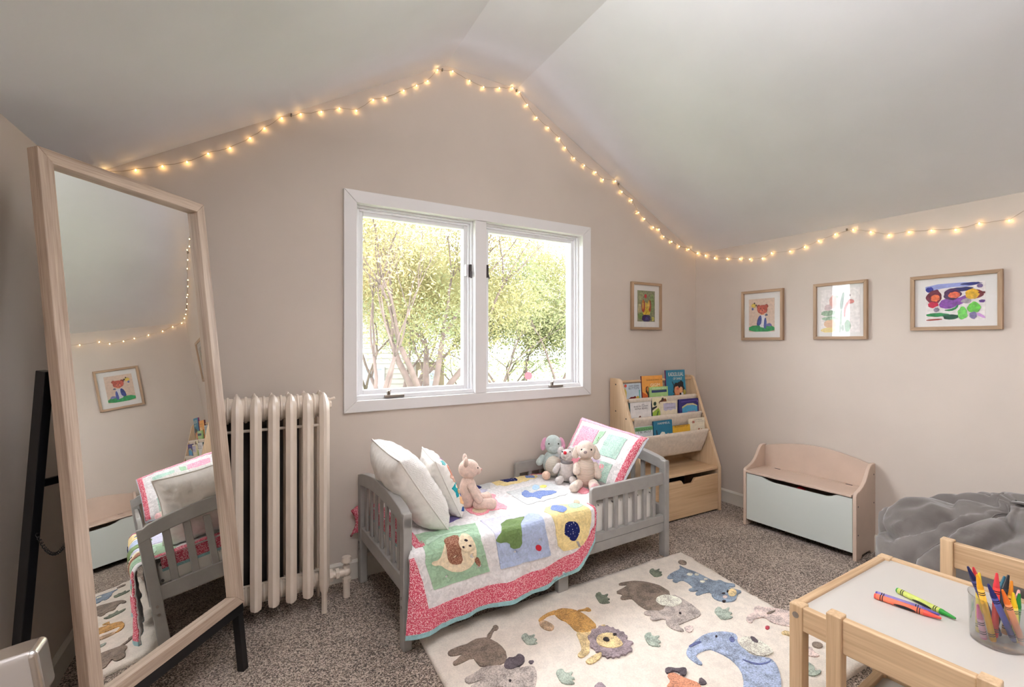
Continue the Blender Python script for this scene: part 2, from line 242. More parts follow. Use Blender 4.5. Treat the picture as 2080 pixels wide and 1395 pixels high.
RUG_PIECES = [["donkey","taupe",0,[[0.22,-0.148],[0.233,-0.167],[0.248,-0.217],[0.245,-0.283],[0.204,-0.326],[0.127,-0.295],[0.124,-0.258],[0.126,-0.229],[0.064,-0.236],[0.047,-0.232],[0.05,-0.215],[0.072,-0.208],[0.104,-0.193],[0.072,-0.188],[0.052,-0.176],[0.054,-0.156],[0.077,-0.148],[0.132,-0.152],[0.164,-0.141],[0.192,-0.139]]],["donkey","taupe",0,[[0.22,-0.148],[0.272,-0.112],[0.281,-0.1],[0.294,-0.1],[0.299,-0.119],[0.28,-0.133],[0.269,-0.126],[0.233,-0.167]]],["donkey","greige",0,[[0.051,-0.315],[0.081,-0.312],[0.118,-0.303],[0.127,-0.295],[0.204,-0.326],[0.237,-0.367],[0.296,-0.38],[0.282,-0.428],[0.24,-0.476],[0.22,-0.489],[0.142,-0.443],[0.15,-0.414],[0.102,-0.397],[0.057,-0.393],[0.045,-0.375],[0.055,-0.358],[0.114,-0.352],[0.056,-0.348],[0.046,-0.332]]],["donkey","plum",1,[[0.2,-0.329],[0.231,-0.302],[0.259,-0.312],[0.283,-0.299],[0.292,-0.325],[0.278,-0.35],[0.244,-0.362],[0.213,-0.363],[0.197,-0.346]]],["donkey","plum",0,[[0.29,-0.35],[0.315,-0.36],[0.29,-0.375]]],["donkey","dark",1,[[0.185,-0.411],[0.182,-0.413],[0.179,-0.414],[0.177,-0.412],[0.176,-0.409],[0.177,-0.406],[0.179,-0.404],[0.182,-0.403],[0.185,-0.405],[0.186,-0.408]]],["lion","gold",0,[[0.549,-0.155],[0.574,-0.137],[0.609,-0.143],[0.643,-0.174],[0.661,-0.222],[0.657,-0.281],[0.653,-0.313],[0.622,-0.335],[0.573,-0.33],[0.553,-0.302],[0.563,-0.234],[0.546,-0.198]]],["lion","gold",0,[[0.466,-0.155],[0.515,-0.135],[0.58,-0.136],[0.569,-0.167],[0.526,-0.15],[0.483,-0.165],[0.463,-0.176]]],["lion","tan",0,[[0.462,-0.169],[0.489,-0.173],[0.498,-0.212],[0.495,-0.237],[0.468,-0.248],[0.452,-0.226],[0.449,-0.196]]],["lion","gold",0,[[0.654,-0.185],[0.684,-0.194],[0.707,-0.187],[0.709,-0.215],[0.693,-0.218],[0.679,-0.2],[0.65,-0.193]]],["lion","sand",0,[[0.55,-0.302],[0.575,-0.327],[0.625,-0.333],[0.689,-0.317],[0.676,-0.351],[0.586,-0.353],[0.524,-0.42],[0.516,-0.43],[0.472,-0.441],[0.464,-0.426],[0.472,-0.414],[0.5,-0.406],[0.525,-0.363]]],["lion","sand",0,[[0.472,-0.458],[0.523,-0.451],[0.558,-0.451],[0.536,-0.476],[0.483,-0.486],[0.467,-0.476]]],["lion","mauve",1,[[0.557,-0.388],[0.563,-0.357],[0.592,-0.349],[0.613,-0.325],[0.636,-0.336],[0.659,-0.321],[0.67,-0.341],[0.689,-0.335],[0.687,-0.358],[0.702,-0.358],[0.697,-0.377],[0.711,-0.38],[0.702,-0.397],[0.718,-0.403],[0.707,-0.419],[0.711,-0.434],[0.685,-0.446],[0.705,-0.475],[0.674,-0.48],[0.665,-0.509],[0.64,-0.505],[0.622,-0.514],[0.609,-0.501],[0.592,-0.511],[0.585,-0.499],[0.569,-0.503],[0.568,-0.49],[0.549,-0.492],[0.553,-0.477],[0.541,-0.471],[0.557,-0.452],[0.536,-0.444],[0.545,-0.427],[0.535,-0.405]]],["lion","sand",2,[[0.598,-0.376],[0.636,-0.375],[0.671,-0.392],[0.665,-0.416],[0.664,-0.446],[0.653,-0.469],[0.616,-0.468],[0.579,-0.44],[0.57,-0.408]]],["lion","dark",3,[[0.602,-0.405],[0.62,-0.397],[0.631,-0.405],[0.624,-0.425],[0.609,-0.424]]],["lion","dark",3,[[0.674,-0.409],[0.669,-0.412],[0.664,-0.412],[0.659,-0.41],[0.658,-0.405],[0.66,-0.401],[0.664,-0.398],[0.67,-0.398],[0.674,-0.401],[0.676,-0.405]]],["elephant","taupe",0,[[0.967,-0.107],[1.02,-0.115],[1.076,-0.137],[1.113,-0.182],[1.126,-0.235],[1.12,-0.297],[1.023,-0.352],[0.966,-0.379],[0.917,-0.341],[0.913,-0.296],[0.924,-0.253],[0.925,-0.233],[0.885,-0.227],[0.879,-0.207],[0.915,-0.197],[0.892,-0.162],[0.95,-0.153],[1.003,-0.137],[0.959,-0.123]]],["elephant","greige",0,[[1.12,-0.297],[1.123,-0.371],[1.12,-0.419],[1.109,-0.46],[1.089,-0.484],[1.052,-0.489],[0.982,-0.482],[0.94,-0.482],[0.937,-0.524],[0.917,-0.52],[0.9,-0.492],[0.906,-0.454],[0.94,-0.421],[0.878,-0.413],[0.878,-0.387],[0.907,-0.381],[0.882,-0.363],[0.886,-0.345],[0.917,-0.341],[0.966,-0.379],[1.023,-0.352]]],["elephant","cream",1,[[1.097,-0.376],[1.083,-0.383],[1.066,-0.386],[1.048,-0.385],[1.031,-0.38],[1.016,-0.37],[1.004,-0.358],[0.997,-0.344],[0.996,-0.329],[1.0,-0.315],[1.009,-0.304],[1.023,-0.296],[1.04,-0.292],[1.059,-0.293],[1.077,-0.298],[1.093,-0.308],[1.104,-0.321],[1.111,-0.336],[1.112,-0.351],[1.107,-0.365]]],["elephant","dark",1,[[1.019,-0.438],[1.014,-0.439],[1.011,-0.438],[1.01,-0.434],[1.012,-0.43],[1.016,-0.427],[1.02,-0.426],[1.023,-0.427],[1.024,-0.431],[1.022,-0.435]]],["elephant","blush",0,[[0.958,-0.501],[0.997,-0.516],[0.966,-0.539],[0.943,-0.54],[0.939,-0.525]]],["puppy","slate",0,[[1.217,-0.184],[1.271,-0.167],[1.347,-0.161],[1.374,-0.127],[1.37,-0.169],[1.389,-0.218],[1.384,-0.283],[1.388,-0.333],[1.423,-0.334],[1.417,-0.364],[1.451,-0.396],[1.427,-0.414],[1.386,-0.392],[1.411,-0.435],[1.418,-0.458],[1.375,-0.459],[1.322,-0.489],[1.285,-0.484],[1.254,-0.459],[1.248,-0.42],[1.287,-0.385],[1.254,-0.376],[1.204,-0.375],[1.21,-0.356],[1.253,-0.349],[1.209,-0.336],[1.212,-0.314],[1.251,-0.32],[1.269,-0.251],[1.247,-0.238],[1.217,-0.245],[1.21,-0.223],[1.242,-0.211],[1.21,-0.2]]],["puppy","cream",1,[[1.35,-0.233],[1.342,-0.237],[1.333,-0.237],[1.324,-0.235],[1.319,-0.229],[1.319,-0.223],[1.323,-0.217],[1.331,-0.213],[1.341,-0.212],[1.349,-0.215],[1.354,-0.22],[1.355,-0.227]]],["puppy","cream",1,[[1.376,-0.249],[1.369,-0.253],[1.362,-0.254],[1.355,-0.252],[1.352,-0.248],[1.352,-0.243],[1.356,-0.238],[1.363,-0.234],[1.37,-0.233],[1.377,-0.235],[1.38,-0.239],[1.38,-0.244]]],["puppy","cream",1,[[1.342,-0.312],[1.335,-0.315],[1.327,-0.315],[1.32,-0.313],[1.316,-0.308],[1.315,-0.303],[1.319,-0.298],[1.326,-0.295],[1.334,-0.295],[1.341,-0.297],[1.345,-0.302],[1.345,-0.307]]],["puppy","cream",1,[[1.373,-0.303],[1.369,-0.305],[1.363,-0.305],[1.358,-0.303],[1.355,-0.3],[1.354,-0.296],[1.356,-0.293],[1.36,-0.291],[1.365,-0.291],[1.371,-0.293],[1.374,-0.297],[1.375,-0.3]]],["puppy","taupe",0,[[1.425,-0.135],[1.415,-0.139],[1.404,-0.139],[1.396,-0.135],[1.391,-0.127],[1.39,-0.117],[1.394,-0.106],[1.402,-0.098],[1.412,-0.094],[1.423,-0.093],[1.431,-0.098],[1.436,-0.106],[1.437,-0.117],[1.433,-0.127]]],["puppy","sand",1,[[1.382,-0.452],[1.367,-0.461],[1.351,-0.465],[1.338,-0.465],[1.33,-0.46],[1.329,-0.452],[1.335,-0.442],[1.347,-0.432],[1.362,-0.423],[1.378,-0.418],[1.392,-0.418],[1.4,-0.423],[1.401,-0.431],[1.394,-0.442]]],["puppy","dark",1,[[1.331,-0.429],[1.326,-0.431],[1.319,-0.431],[1.315,-0.428],[1.313,-0.424],[1.316,-0.42],[1.321,-0.419],[1.327,-0.419],[1.332,-0.422],[1.333,-0.426]]],["puppy","dark",2,[[1.36,-0.426],[1.354,-0.429],[1.349,-0.43],[1.347,-0.429],[1.347,-0.425],[1.351,-0.421],[1.357,-0.418],[1.362,-0.418],[1.365,-0.419],[1.364,-0.422]]],["puppy","dark",1,[[1.276,-0.471],[1.27,-0.473],[1.264,-0.472],[1.26,-0.47],[1.259,-0.466],[1.261,-0.462],[1.267,-0.46],[1.273,-0.46],[1.277,-0.463],[1.279,-0.467]]],["puppy","blush",1,[[1.311,-0.454],[1.304,-0.457],[1.297,-0.458],[1.29,-0.456],[1.287,-0.452],[1.287,-0.447],[1.292,-0.443],[1.298,-0.439],[1.306,-0.439],[1.313,-0.441],[1.316,-0.445],[1.316,-0.45]]],["fox","blush",0,[[1.228,-0.598],[1.266,-0.588],[1.297,-0.593],[1.333,-0.567],[1.371,-0.568],[1.364,-0.582],[1.41,-0.613],[1.436,-0.645],[1.443,-0.68],[1.392,-0.727],[1.344,-0.747],[1.325,-0.715],[1.312,-0.703],[1.294,-0.669],[1.309,-0.633],[1.257,-0.615],[1.223,-0.63],[1.212,-0.617]]],["fox","taupe",1,[[1.331,-0.623],[1.362,-0.622],[1.397,-0.629],[1.376,-0.633],[1.344,-0.634]]],["fox","red",0,[[1.255,-0.686],[1.247,-0.689],[1.24,-0.69],[1.235,-0.689],[1.232,-0.685],[1.234,-0.681],[1.238,-0.677],[1.246,-0.674],[1.253,-0.673],[1.259,-0.674],[1.261,-0.678],[1.26,-0.682]]],["fox","sand",0,[[1.262,-0.728],[1.291,-0.733],[1.297,-0.76],[1.27,-0.772],[1.263,-0.749],[1.253,-0.74]]],["rhino","blue",0,[[0.835,-0.612],[0.871,-0.597],[0.936,-0.584],[0.993,-0.579],[1.049,-0.596],[1.086,-0.626],[1.091,-0.653],[1.053,-0.676],[1.039,-0.711],[1.027,-0.753],[1.056,-0.784],[1.074,-0.798],[1.058,-0.831],[1.006,-0.875],[0.949,-0.91],[0.901,-0.893],[0.921,-0.866],[0.886,-0.862],[0.829,-0.85],[0.898,-0.805],[0.933,-0.757],[0.941,-0.709],[0.932,-0.662],[0.923,-0.646],[0.871,-0.64],[0.846,-0.646],[0.836,-0.667],[0.833,-0.688],[0.816,-0.692],[0.812,-0.654],[0.819,-0.63]]],["rhino","cream",1,[[1.057,-0.678],[1.104,-0.668],[1.138,-0.7],[1.133,-0.753],[1.122,-0.782],[1.095,-0.788],[1.044,-0.775],[1.037,-0.738],[1.038,-0.704]]],["rhino","plum",2,[[1.12,-0.685],[1.134,-0.693],[1.125,-0.718],[1.112,-0.724],[1.103,-0.709]]],["rhino","navy",1,[[1.043,-0.647],[1.065,-0.645],[1.061,-0.662],[1.04,-0.672],[1.029,-0.665]]],["rhino","navy",1,[[0.869,-0.596],[0.923,-0.595],[0.938,-0.607],[0.903,-0.606],[0.865,-0.605]]],["rhino","navy",1,[[0.972,-0.747],[0.994,-0.79],[1.041,-0.808],[1.068,-0.804],[1.043,-0.813],[0.992,-0.799],[0.973,-0.771]]],["rhino","dark",1,[[1.015,-0.617],[1.011,-0.619],[1.008,-0.619],[1.005,-0.618],[1.005,-0.615],[1.007,-0.612],[1.011,-0.611],[1.015,-0.61],[1.018,-0.612],[1.018,-0.614]]],["dog","plum",1,[[0.684,-0.641],[0.709,-0.642],[0.729,-0.662],[0.757,-0.671],[0.75,-0.687],[0.721,-0.701],[0.712,-0.69],[0.721,-0.676],[0.705,-0.66],[0.676,-0.662]]],["dog","rust",0,[[0.673,-0.66],[0.706,-0.668],[0.709,-0.693],[0.721,-0.718],[0.735,-0.75],[0.725,-0.766],[0.699,-0.795],[0.623,-0.781],[0.587,-0.739],[0.622,-0.703],[0.661,-0.691]]],["dog","plum",0,[[0.764,-0.728],[0.763,-0.76],[0.747,-0.762],[0.729,-0.75]]],["leaf","sage",0,[[0.344,-0.214],[0.375,-0.205],[0.371,-0.234],[0.404,-0.23],[0.382,-0.248],[0.392,-0.265],[0.375,-0.266],[0.38,-0.288],[0.34,-0.275],[0.339,-0.245]]],["leaf","sage",0,[[0.344,-0.448],[0.377,-0.446],[0.369,-0.476],[0.402,-0.48],[0.377,-0.493],[0.385,-0.514],[0.367,-0.51],[0.369,-0.534],[0.33,-0.511],[0.334,-0.48]]],["leaf","moss",0,[[1.189,-0.092],[1.232,-0.078],[1.219,-0.108],[1.264,-0.098],[1.23,-0.12],[1.24,-0.136],[1.216,-0.14],[1.217,-0.161],[1.167,-0.155],[1.174,-0.125]]],["leaf","moss",0,[[0.804,-0.124],[0.842,-0.116],[0.827,-0.151],[0.866,-0.15],[0.835,-0.169],[0.84,-0.191],[0.82,-0.19],[0.818,-0.216],[0.777,-0.196],[0.787,-0.161]]],["leaf","sage",0,[[0.773,-0.458],[0.81,-0.458],[0.792,-0.487],[0.828,-0.493],[0.797,-0.505],[0.8,-0.527],[0.781,-0.522],[0.776,-0.546],[0.74,-0.52],[0.753,-0.489]]],["leaf","sage",0,[[1.165,-0.489],[1.216,-0.48],[1.199,-0.511],[1.252,-0.507],[1.21,-0.526],[1.22,-0.545],[1.192,-0.545],[1.192,-0.568],[1.134,-0.553],[1.145,-0.522]]],["leaf","sage",0,[[1.115,-0.893],[1.172,-0.875],[1.171,-0.894],[1.16,-0.91],[1.141,-0.917],[1.172,-0.927],[1.14,-0.935],[1.108,-0.929],[1.099,-0.911]]],["bug","taupe",0,[[1.317,-0.859],[1.307,-0.861],[1.297,-0.86],[1.289,-0.856],[1.284,-0.849],[1.283,-0.842],[1.287,-0.835],[1.295,-0.83],[1.304,-0.828],[1.315,-0.829],[1.323,-0.834],[1.328,-0.84],[1.329,-0.848],[1.325,-0.855]]],["bug","blush",0,[[1.222,-0.83],[1.255,-0.826],[1.27,-0.843],[1.25,-0.862],[1.253,-0.882],[1.227,-0.881],[1.208,-0.865],[1.206,-0.846]]],["tip","mauve",0,[[0.411,-0.575],[0.449,-0.566],[0.451,-0.601],[0.436,-0.612],[0.4,-0.596]]]]
QUILT_PIECES = [["green",0,[[0.075,0.534],[0.351,0.555],[0.302,0.698],[0.341,0.836],[0.203,0.839],[0.088,0.839],[0.055,0.729]]],["mint",1,[[0.088,0.615],[0.159,0.602],[0.255,0.603],[0.299,0.608],[0.237,0.638],[0.18,0.616],[0.108,0.655],[0.075,0.674]]],["cream",1,[[0.079,0.73],[0.114,0.729],[0.125,0.707],[0.146,0.679],[0.21,0.671],[0.263,0.666],[0.275,0.713],[0.278,0.764],[0.259,0.79],[0.22,0.803],[0.176,0.795],[0.138,0.773],[0.117,0.752],[0.085,0.747]]],["brown",2,[[0.148,0.66],[0.214,0.652],[0.204,0.711],[0.218,0.77],[0.17,0.764],[0.149,0.743],[0.143,0.707]]],["brown",2,[[0.269,0.762],[0.285,0.76],[0.295,0.784],[0.293,0.806],[0.271,0.784]]],["cream",3,[[0.271,0.701],[0.27,0.712],[0.262,0.721],[0.249,0.725],[0.233,0.724],[0.218,0.719],[0.206,0.709],[0.2,0.698],[0.201,0.687],[0.216,0.67],[0.234,0.661],[0.249,0.662],[0.259,0.675],[0.265,0.69]]],["ink",4,[[0.221,0.707],[0.22,0.709],[0.216,0.709],[0.213,0.707],[0.211,0.704],[0.213,0.703],[0.216,0.703],[0.22,0.704]]],["ink",4,[[0.25,0.709],[0.248,0.711],[0.244,0.711],[0.241,0.709],[0.239,0.706],[0.241,0.705],[0.244,0.705],[0.248,0.706]]],["ink",4,[[0.24,0.691],[0.238,0.693],[0.234,0.693],[0.229,0.69],[0.227,0.687],[0.229,0.685],[0.234,0.685],[0.238,0.688]]],["lavender",0,[[0.385,0.539],[0.595,0.545],[0.674,0.576],[0.62,0.692],[0.503,0.689],[0.371,0.709]]],["skyblue",1,[[0.371,0.717],[0.433,0.729],[0.507,0.668],[0.598,0.604],[0.641,0.631],[0.627,0.716],[0.657,0.845],[0.516,0.839],[0.389,0.835]]],["leafgreen",2,[[0.371,0.706],[0.415,0.683],[0.444,0.615],[0.593,0.6],[0.514,0.673],[0.495,0.709],[0.496,0.767],[0.439,0.763],[0.433,0.733],[0.375,0.725]]],["redbtn",2,[[0.601,0.797],[0.6,0.803],[0.596,0.807],[0.59,0.808],[0.584,0.806],[0.578,0.802],[0.574,0.797],[0.573,0.79],[0.574,0.785],[0.578,0.781],[0.584,0.779],[0.59,0.781],[0.596,0.785],[0.6,0.791]]],["yellow",0,[[0.679,0.589],[0.832,0.576],[0.913,0.639],[0.906,0.703],[0.889,0.783],[0.857,0.835],[0.804,0.847],[0.712,0.846],[0.683,0.728]]],["navydot",1,[[0.736,0.75],[0.744,0.719],[0.774,0.712],[0.811,0.728],[0.827,0.764],[0.815,0.791],[0.798,0.811],[0.77,0.802],[0.763,0.786],[0.737,0.769]]],["bluef",1,[[0.797,0.651],[0.78,0.665],[0.76,0.672],[0.741,0.671],[0.726,0.662],[0.718,0.646],[0.719,0.627],[0.729,0.608],[0.745,0.592],[0.766,0.584],[0.785,0.585],[0.801,0.595],[0.808,0.612],[0.807,0.632]]],["mint",1,[[0.844,0.594],[0.878,0.596],[0.913,0.639],[0.87,0.662],[0.836,0.656],[0.824,0.633]]],["peach",1,[[0.923,0.596],[0.911,0.606],[0.898,0.609],[0.889,0.603],[0.889,0.592],[0.896,0.579],[0.908,0.569],[0.921,0.566],[0.929,0.571],[0.93,0.583]]],["grey",1,[[0.804,0.814],[0.815,0.815],[0.827,0.843],[0.815,0.842]]],["pink",0,[[0.441,0.337],[0.548,0.32],[0.578,0.241],[0.64,0.252],[0.58,0.329],[0.581,0.497],[0.486,0.453],[0.449,0.494],[0.384,0.471],[0.391,0.361]]],["cream",1,[[0.473,0.448],[0.463,0.46],[0.448,0.465],[0.433,0.464],[0.419,0.455],[0.41,0.441],[0.407,0.425],[0.412,0.409],[0.422,0.397],[0.437,0.391],[0.453,0.393],[0.467,0.402],[0.476,0.416],[0.478,0.433]]],["dove",0,[[0.701,0.254],[0.996,0.259],[0.95,0.469],[0.677,0.488]]],["bluef",1,[[0.742,0.329],[0.805,0.288],[0.793,0.354],[0.852,0.35],[0.926,0.41],[0.885,0.437],[0.826,0.418],[0.776,0.454],[0.781,0.393],[0.737,0.389]]],["lemon",1,[[0.922,0.322],[0.91,0.332],[0.896,0.334],[0.885,0.328],[0.882,0.315],[0.888,0.3],[0.9,0.29],[0.915,0.287],[0.925,0.294],[0.928,0.307]]],["iceblue",1,[[0.88,0.311],[0.865,0.325],[0.85,0.329],[0.839,0.323],[0.838,0.307],[0.846,0.289],[0.861,0.274],[0.877,0.269],[0.888,0.276],[0.889,0.292]]],["dove",0,[[0.609,-0.002],[0.72,0.018],[0.652,0.165],[0.552,0.152]]],["navydot",1,[[0.599,0.006],[0.595,0.085],[0.626,0.117],[0.605,0.145],[0.547,0.133]]],["yellow",0,[[0.714,0.043],[0.897,-0.005],[1.024,0.048],[0.989,0.154],[0.838,0.178],[0.708,0.17]]],["navydot",1,[[0.77,0.044],[0.837,0.006],[0.877,0.053],[0.847,0.156],[0.816,0.122],[0.78,0.126]]],["bluef",1,[[0.973,0.135],[0.96,0.147],[0.943,0.152],[0.929,0.148],[0.919,0.137],[0.917,0.12],[0.924,0.104],[0.937,0.091],[0.954,0.086],[0.969,0.09],[0.978,0.102],[0.98,0.119]]],["purple",0,[[0.249,0.426],[0.294,0.409],[0.335,0.472],[0.231,0.492]]],["pink",0,[[1.013,0.403],[1.084,0.423],[1.087,0.5],[1.017,0.521],[1.007,0.462]]],["lavender",0,[[0.554,0.045],[0.545,0.166],[0.627,0.182],[0.547,0.216],[0.5,0.138]]]]
LIGHTS_BACK = [[-3.597,1.867],[-3.509,1.894],[-3.421,1.926],[-3.336,1.961],[-3.26,2.012],[-3.178,2.053],[-3.1,2.114],[-3.042,2.172],[-2.97,2.236],[-2.889,2.275],[-2.797,2.309],[-2.712,2.347],[-2.63,2.357],[-2.546,2.433],[-2.483,2.46],[-2.385,2.525],[-2.314,2.571],[-2.251,2.613],[-2.194,2.69],[-2.102,2.71],[-1.997,2.686],[-1.907,2.675],[-1.8,2.699],[-1.709,2.725],[-1.662,2.712],[-1.603,2.65],[-1.533,2.588],[-1.444,2.546],[-1.357,2.498],[-1.309,2.448],[-1.236,2.394],[-1.15,2.363],[-1.05,2.336],[-0.984,2.298],[-0.871,2.307],[-0.81,2.243],[-0.714,2.199],[-0.646,2.12],[-0.587,2.082],[-0.494,2.032],[-0.433,2.024],[-0.383,1.976],[-0.294,1.948],[-0.209,1.921],[-0.099,1.909]]
LIGHTS_RIGHT = [[0.031,1.882],[0.104,1.855],[0.186,1.824],[0.292,1.803],[0.395,1.786],[0.472,1.772],[0.566,1.764],[0.63,1.79],[0.754,1.781],[0.847,1.794],[0.932,1.817],[1.026,1.84],[1.123,1.849],[1.213,1.818],[1.3,1.783],[1.391,1.782],[1.487,1.771],[1.583,1.756],[1.671,1.769],[1.775,1.76]]
HOOKS_BACK = [[-2.929,2.265],[-2.162,2.705],[-1.675,2.723],[-0.834,2.297]]
HOOKS_RIGHT = [[-0.01,1.9],[1.086,1.859]]
# ---------------------------------------------------------------- room shell
def wall_paint(name, rgb):
    t = NT(name); v = t.coord(); n1 = t.n('ShaderNodeTexNoise', Scale=2.2, Detail=4.0); t.l(v, n1.inputs['Vector'])
    d = [c * 0.985 for c in rgb]; h = [c * 1.012 for c in rgb]
    t.l(t.ramp(n1.outputs['Fac'], [(0.35, lin(d)), (0.65, lin(h))]), t.b.inputs['Base Color'])
    n2 = t.n('ShaderNodeTexNoise', Scale=260.0, Detail=2.0); t.l(v, n2.inputs['Vector'])
    t.b.inputs['Roughness'].default_value = 0.55; t.b.inputs['Specular IOR Level'].default_value = 0.3; t.bump(n2.outputs['Fac'], 0.08, 0.001); return t.m
M_WALL = wall_paint('wall_paint_beige', (206, 194, 183)); M_CEIL = wall_paint('ceiling_paint', (228, 229, 235))
M_TRIM = mat('white_trim_paint', (232, 229, 228), 0.3)
M_BASE = mat('baseboard_paint', (214, 207, 196), 0.35)
def carpet_mat():
    t = NT('carpet_pile'); v = t.coord()
    vo = t.n('ShaderNodeTexVoronoi', Scale=240.0); t.l(v, vo.inputs['Vector'])
    sp = t.n('ShaderNodeSeparateColor'); t.l(vo.outputs['Color'], sp.inputs[0])
    n1 = t.n('ShaderNodeTexNoise', Scale=320.0, Detail=2.0); t.l(v, n1.inputs['Vector'])
    n2 = t.n('ShaderNodeTexNoise', Scale=3.5, Detail=4.0); t.l(v, n2.inputs['Vector'])
    m1 = t.n('ShaderNodeMix', data_type='FLOAT'); m1.inputs[0].default_value = 0.45; t.l(sp.outputs[0], m1.inputs[2]); t.l(n1.outputs['Fac'], m1.inputs[3])
    mx = t.n('ShaderNodeMix', data_type='FLOAT'); mx.inputs[0].default_value = 0.25; t.l(m1.outputs[0], mx.inputs[2]); t.l(n2.outputs['Fac'], mx.inputs[3])
    t.l(t.ramp(mx.outputs[0], [(0.27, lin((46, 35, 28))), (0.46, lin((138, 119, 105))), (0.65, lin((220, 202, 186)))]), t.b.inputs['Base Color'])
    t.b.inputs['Roughness'].default_value = 0.95; t.b.inputs['Specular IOR Level'].default_value = 0.1; t.b.inputs['Sheen Weight'].default_value = 0.15
    t.bump(vo.outputs['Distance'], 0.9, 0.006); return t.m
M_CARPET = carpet_mat()
BA = RAD(3.4); RA = RAD(-88); BO = Vector((3.05, 2.654, 0))
def struct(o): o['kind'] = 'structure'; return o
fl = MB(); fl.b2((-0.9, -1.6, -0.12), (3.4, 2.75, 0)); struct(fl.build('floor', M_CARPET))
# back wall: gable with the window opening
wb_ = MB(); T = (0.0, 0.16)
wb_.prism([(-3.85, 0), (-2.64, 0), (-2.64, 2.447), (-3.696, 1.83), (-3.85, 1.74)], *T)
wb_.prism([(-2.64, 0), (-1.155, 0), (-1.155, 0.88), (-2.64, 0.88)], *T)
wb_.prism([(-2.64, 1.905), (-1.155, 1.905), (-1.155, 2.474), (-1.669, 2.737), (-2.14, 2.738), (-2.64, 2.447)], *T)
wb_.prism([(-1.155, 0), (0.2, 0), (0.2, 1.783), (0, 1.885), (-1.155, 2.474)], *T)
bw = struct(wb_.build('wall_back', M_WALL)); bw.location = BO; bw.rotation_euler.z = BA
rw = MB(); rw.b2((-0.2, 0, 0), (4.3, 0.15, 1.90)); rw = struct(rw.build('wall_right', M_WALL)); rw.location = BO; rw.rotation_euler.z = RA
lw = MB(); lw.b2((-0.79, -1.6, 0), (-0.64, 2.6, 1.84)); struct(lw.build('wall_left', M_WALL))
fw = MB(); fw.prism([(-0.8, 0), (3.4, 0), (3.4, 1.75), (3.19, 1.885), (1.384, 2.738), (0.914, 2.738), (-0.64, 1.83), (-0.8, 1.74)], -1.55, -1.4); struct(fw.build('wall_front', M_WALL))
cl_ = MB(); y0, y1 = -1.5, 2.75
cl_.prism([(-0.80, 1.737), (-0.64, 1.83), (0.914, 2.738), (0.914, 2.9), (-0.80, 1.9)], y0, y1)
cl_.prism([(0.914, 2.738), (1.39, 2.738), (1.39, 2.9), (0.914, 2.9)], y0, y1)
b = cl_.b
def cv(x, y, z): return b.verts.new((x, y, z))
lo = [cv(1.384, y0, 2.738), cv(3.19, -1.4, 1.885), cv(3.05, 2.66, 1.885), cv(1.384, y1, 2.738)]
mid = [cv(3.50, -1.4, 1.735), cv(3.30, 2.66, 1.75)]
hi = [cv(1.384, y0, 2.9), cv(3.50, -1.4, 1.9), cv(3.30, 2.66, 1.9), cv(1.384, y1, 2.9)]
for f in ((lo[0], lo[1], lo[2], lo[3]), (lo[1], mid[0], mid[1], lo[2]), (mid[0], hi[1], hi[2], mid[1]), (hi[3], hi[2], hi[1], hi[0])): b.faces.new(f)
struct(cl_.build('ceiling', M_CEIL))
# baseboards
def baseboard(name, loc, rz, x0, x1, side=-1):
    m = MB(); y = side * 0.014
    m.prism([(0, 0), (y, 0), (y, 0.082), (y * 0.45, 0.094), (0, 0.094)], x0, x1, 'yz')
    o = struct(m.build(name, M_BASE)); o.location = loc; o.rotation_euler.z = rz; return o
baseboard('baseboard_back', BO, BA, -3.70, -0.0)
baseboard('baseboard_right', BO, RA, 0.0, 4.1)
baseboard('baseboard_left', (-0.64, 0, 0), RAD(90), -1.4, 2.44)
# ---------------------------------------------------------------- window
W = struct(empty('window_1', BO, BA))
M_SASH = mat('white_window_vinyl', (238, 238, 240), 0.25); M_PANE = glassy('window_glass', (255, 255, 255), 0.8)
M_NICKEL = mat('brushed_nickel', (150, 142, 135), 0.35, metal=0.9); M_DARK = mat('dark_hardware', (52, 42, 42), 0.4)
X0, X1, Z0, Z1 = -2.692, -1.096, 0.836, 1.957; I0, I1, J0, J1 = -2.628, -1.167, 0.894, 1.894
for poly in ([(X0, Z1), (X1, Z1), (I1, J1), (I0, J1)], [(X0, Z0), (I0, J0), (I1, J0), (X1, Z0)], [(X0, Z0), (X0, Z1), (I0, J1), (I0, J0)], [(X1, Z0), (I1, J0), (I1, J1), (X1, Z1)]):
    m = MB(); m.prism(poly, -0.02, 0.0); m.build('casing_board', M_TRIM, W, bevel=0.003)
m = MB(); m.b2((-1.959, -0.012, J0), (-1.885, 0.12, J1)); m.build('mullion', M_TRIM, W, bevel=0.003)
m = MB()
for a, c in (((-2.64, 0.0, J1), (-1.155, 0.16, 1.905)), ((-2.64, 0.0, 0.88), (-1.155, 0.16, J0)), ((-2.64, 0.0, 0.88), (I0, 0.16, 1.905)), ((I1, 0.0, 0.88), (-1.155, 0.16, 1.905))): m.b2(a, c)
m.build('window_jamb', M_TRIM, W)
def ring(m, x0, x1, z0, z1, w, ya, yb):
    m.b2((x0, ya, z0), (x0 + w, yb, z1)); m.b2((x1 - w, ya, z0), (x1, yb, z1)); m.b2((x0 + w, ya, z0), (x1 - w, yb, z0 + w)); m.b2((x0 + w, ya, z1 - w), (x1 - w, yb, z1))
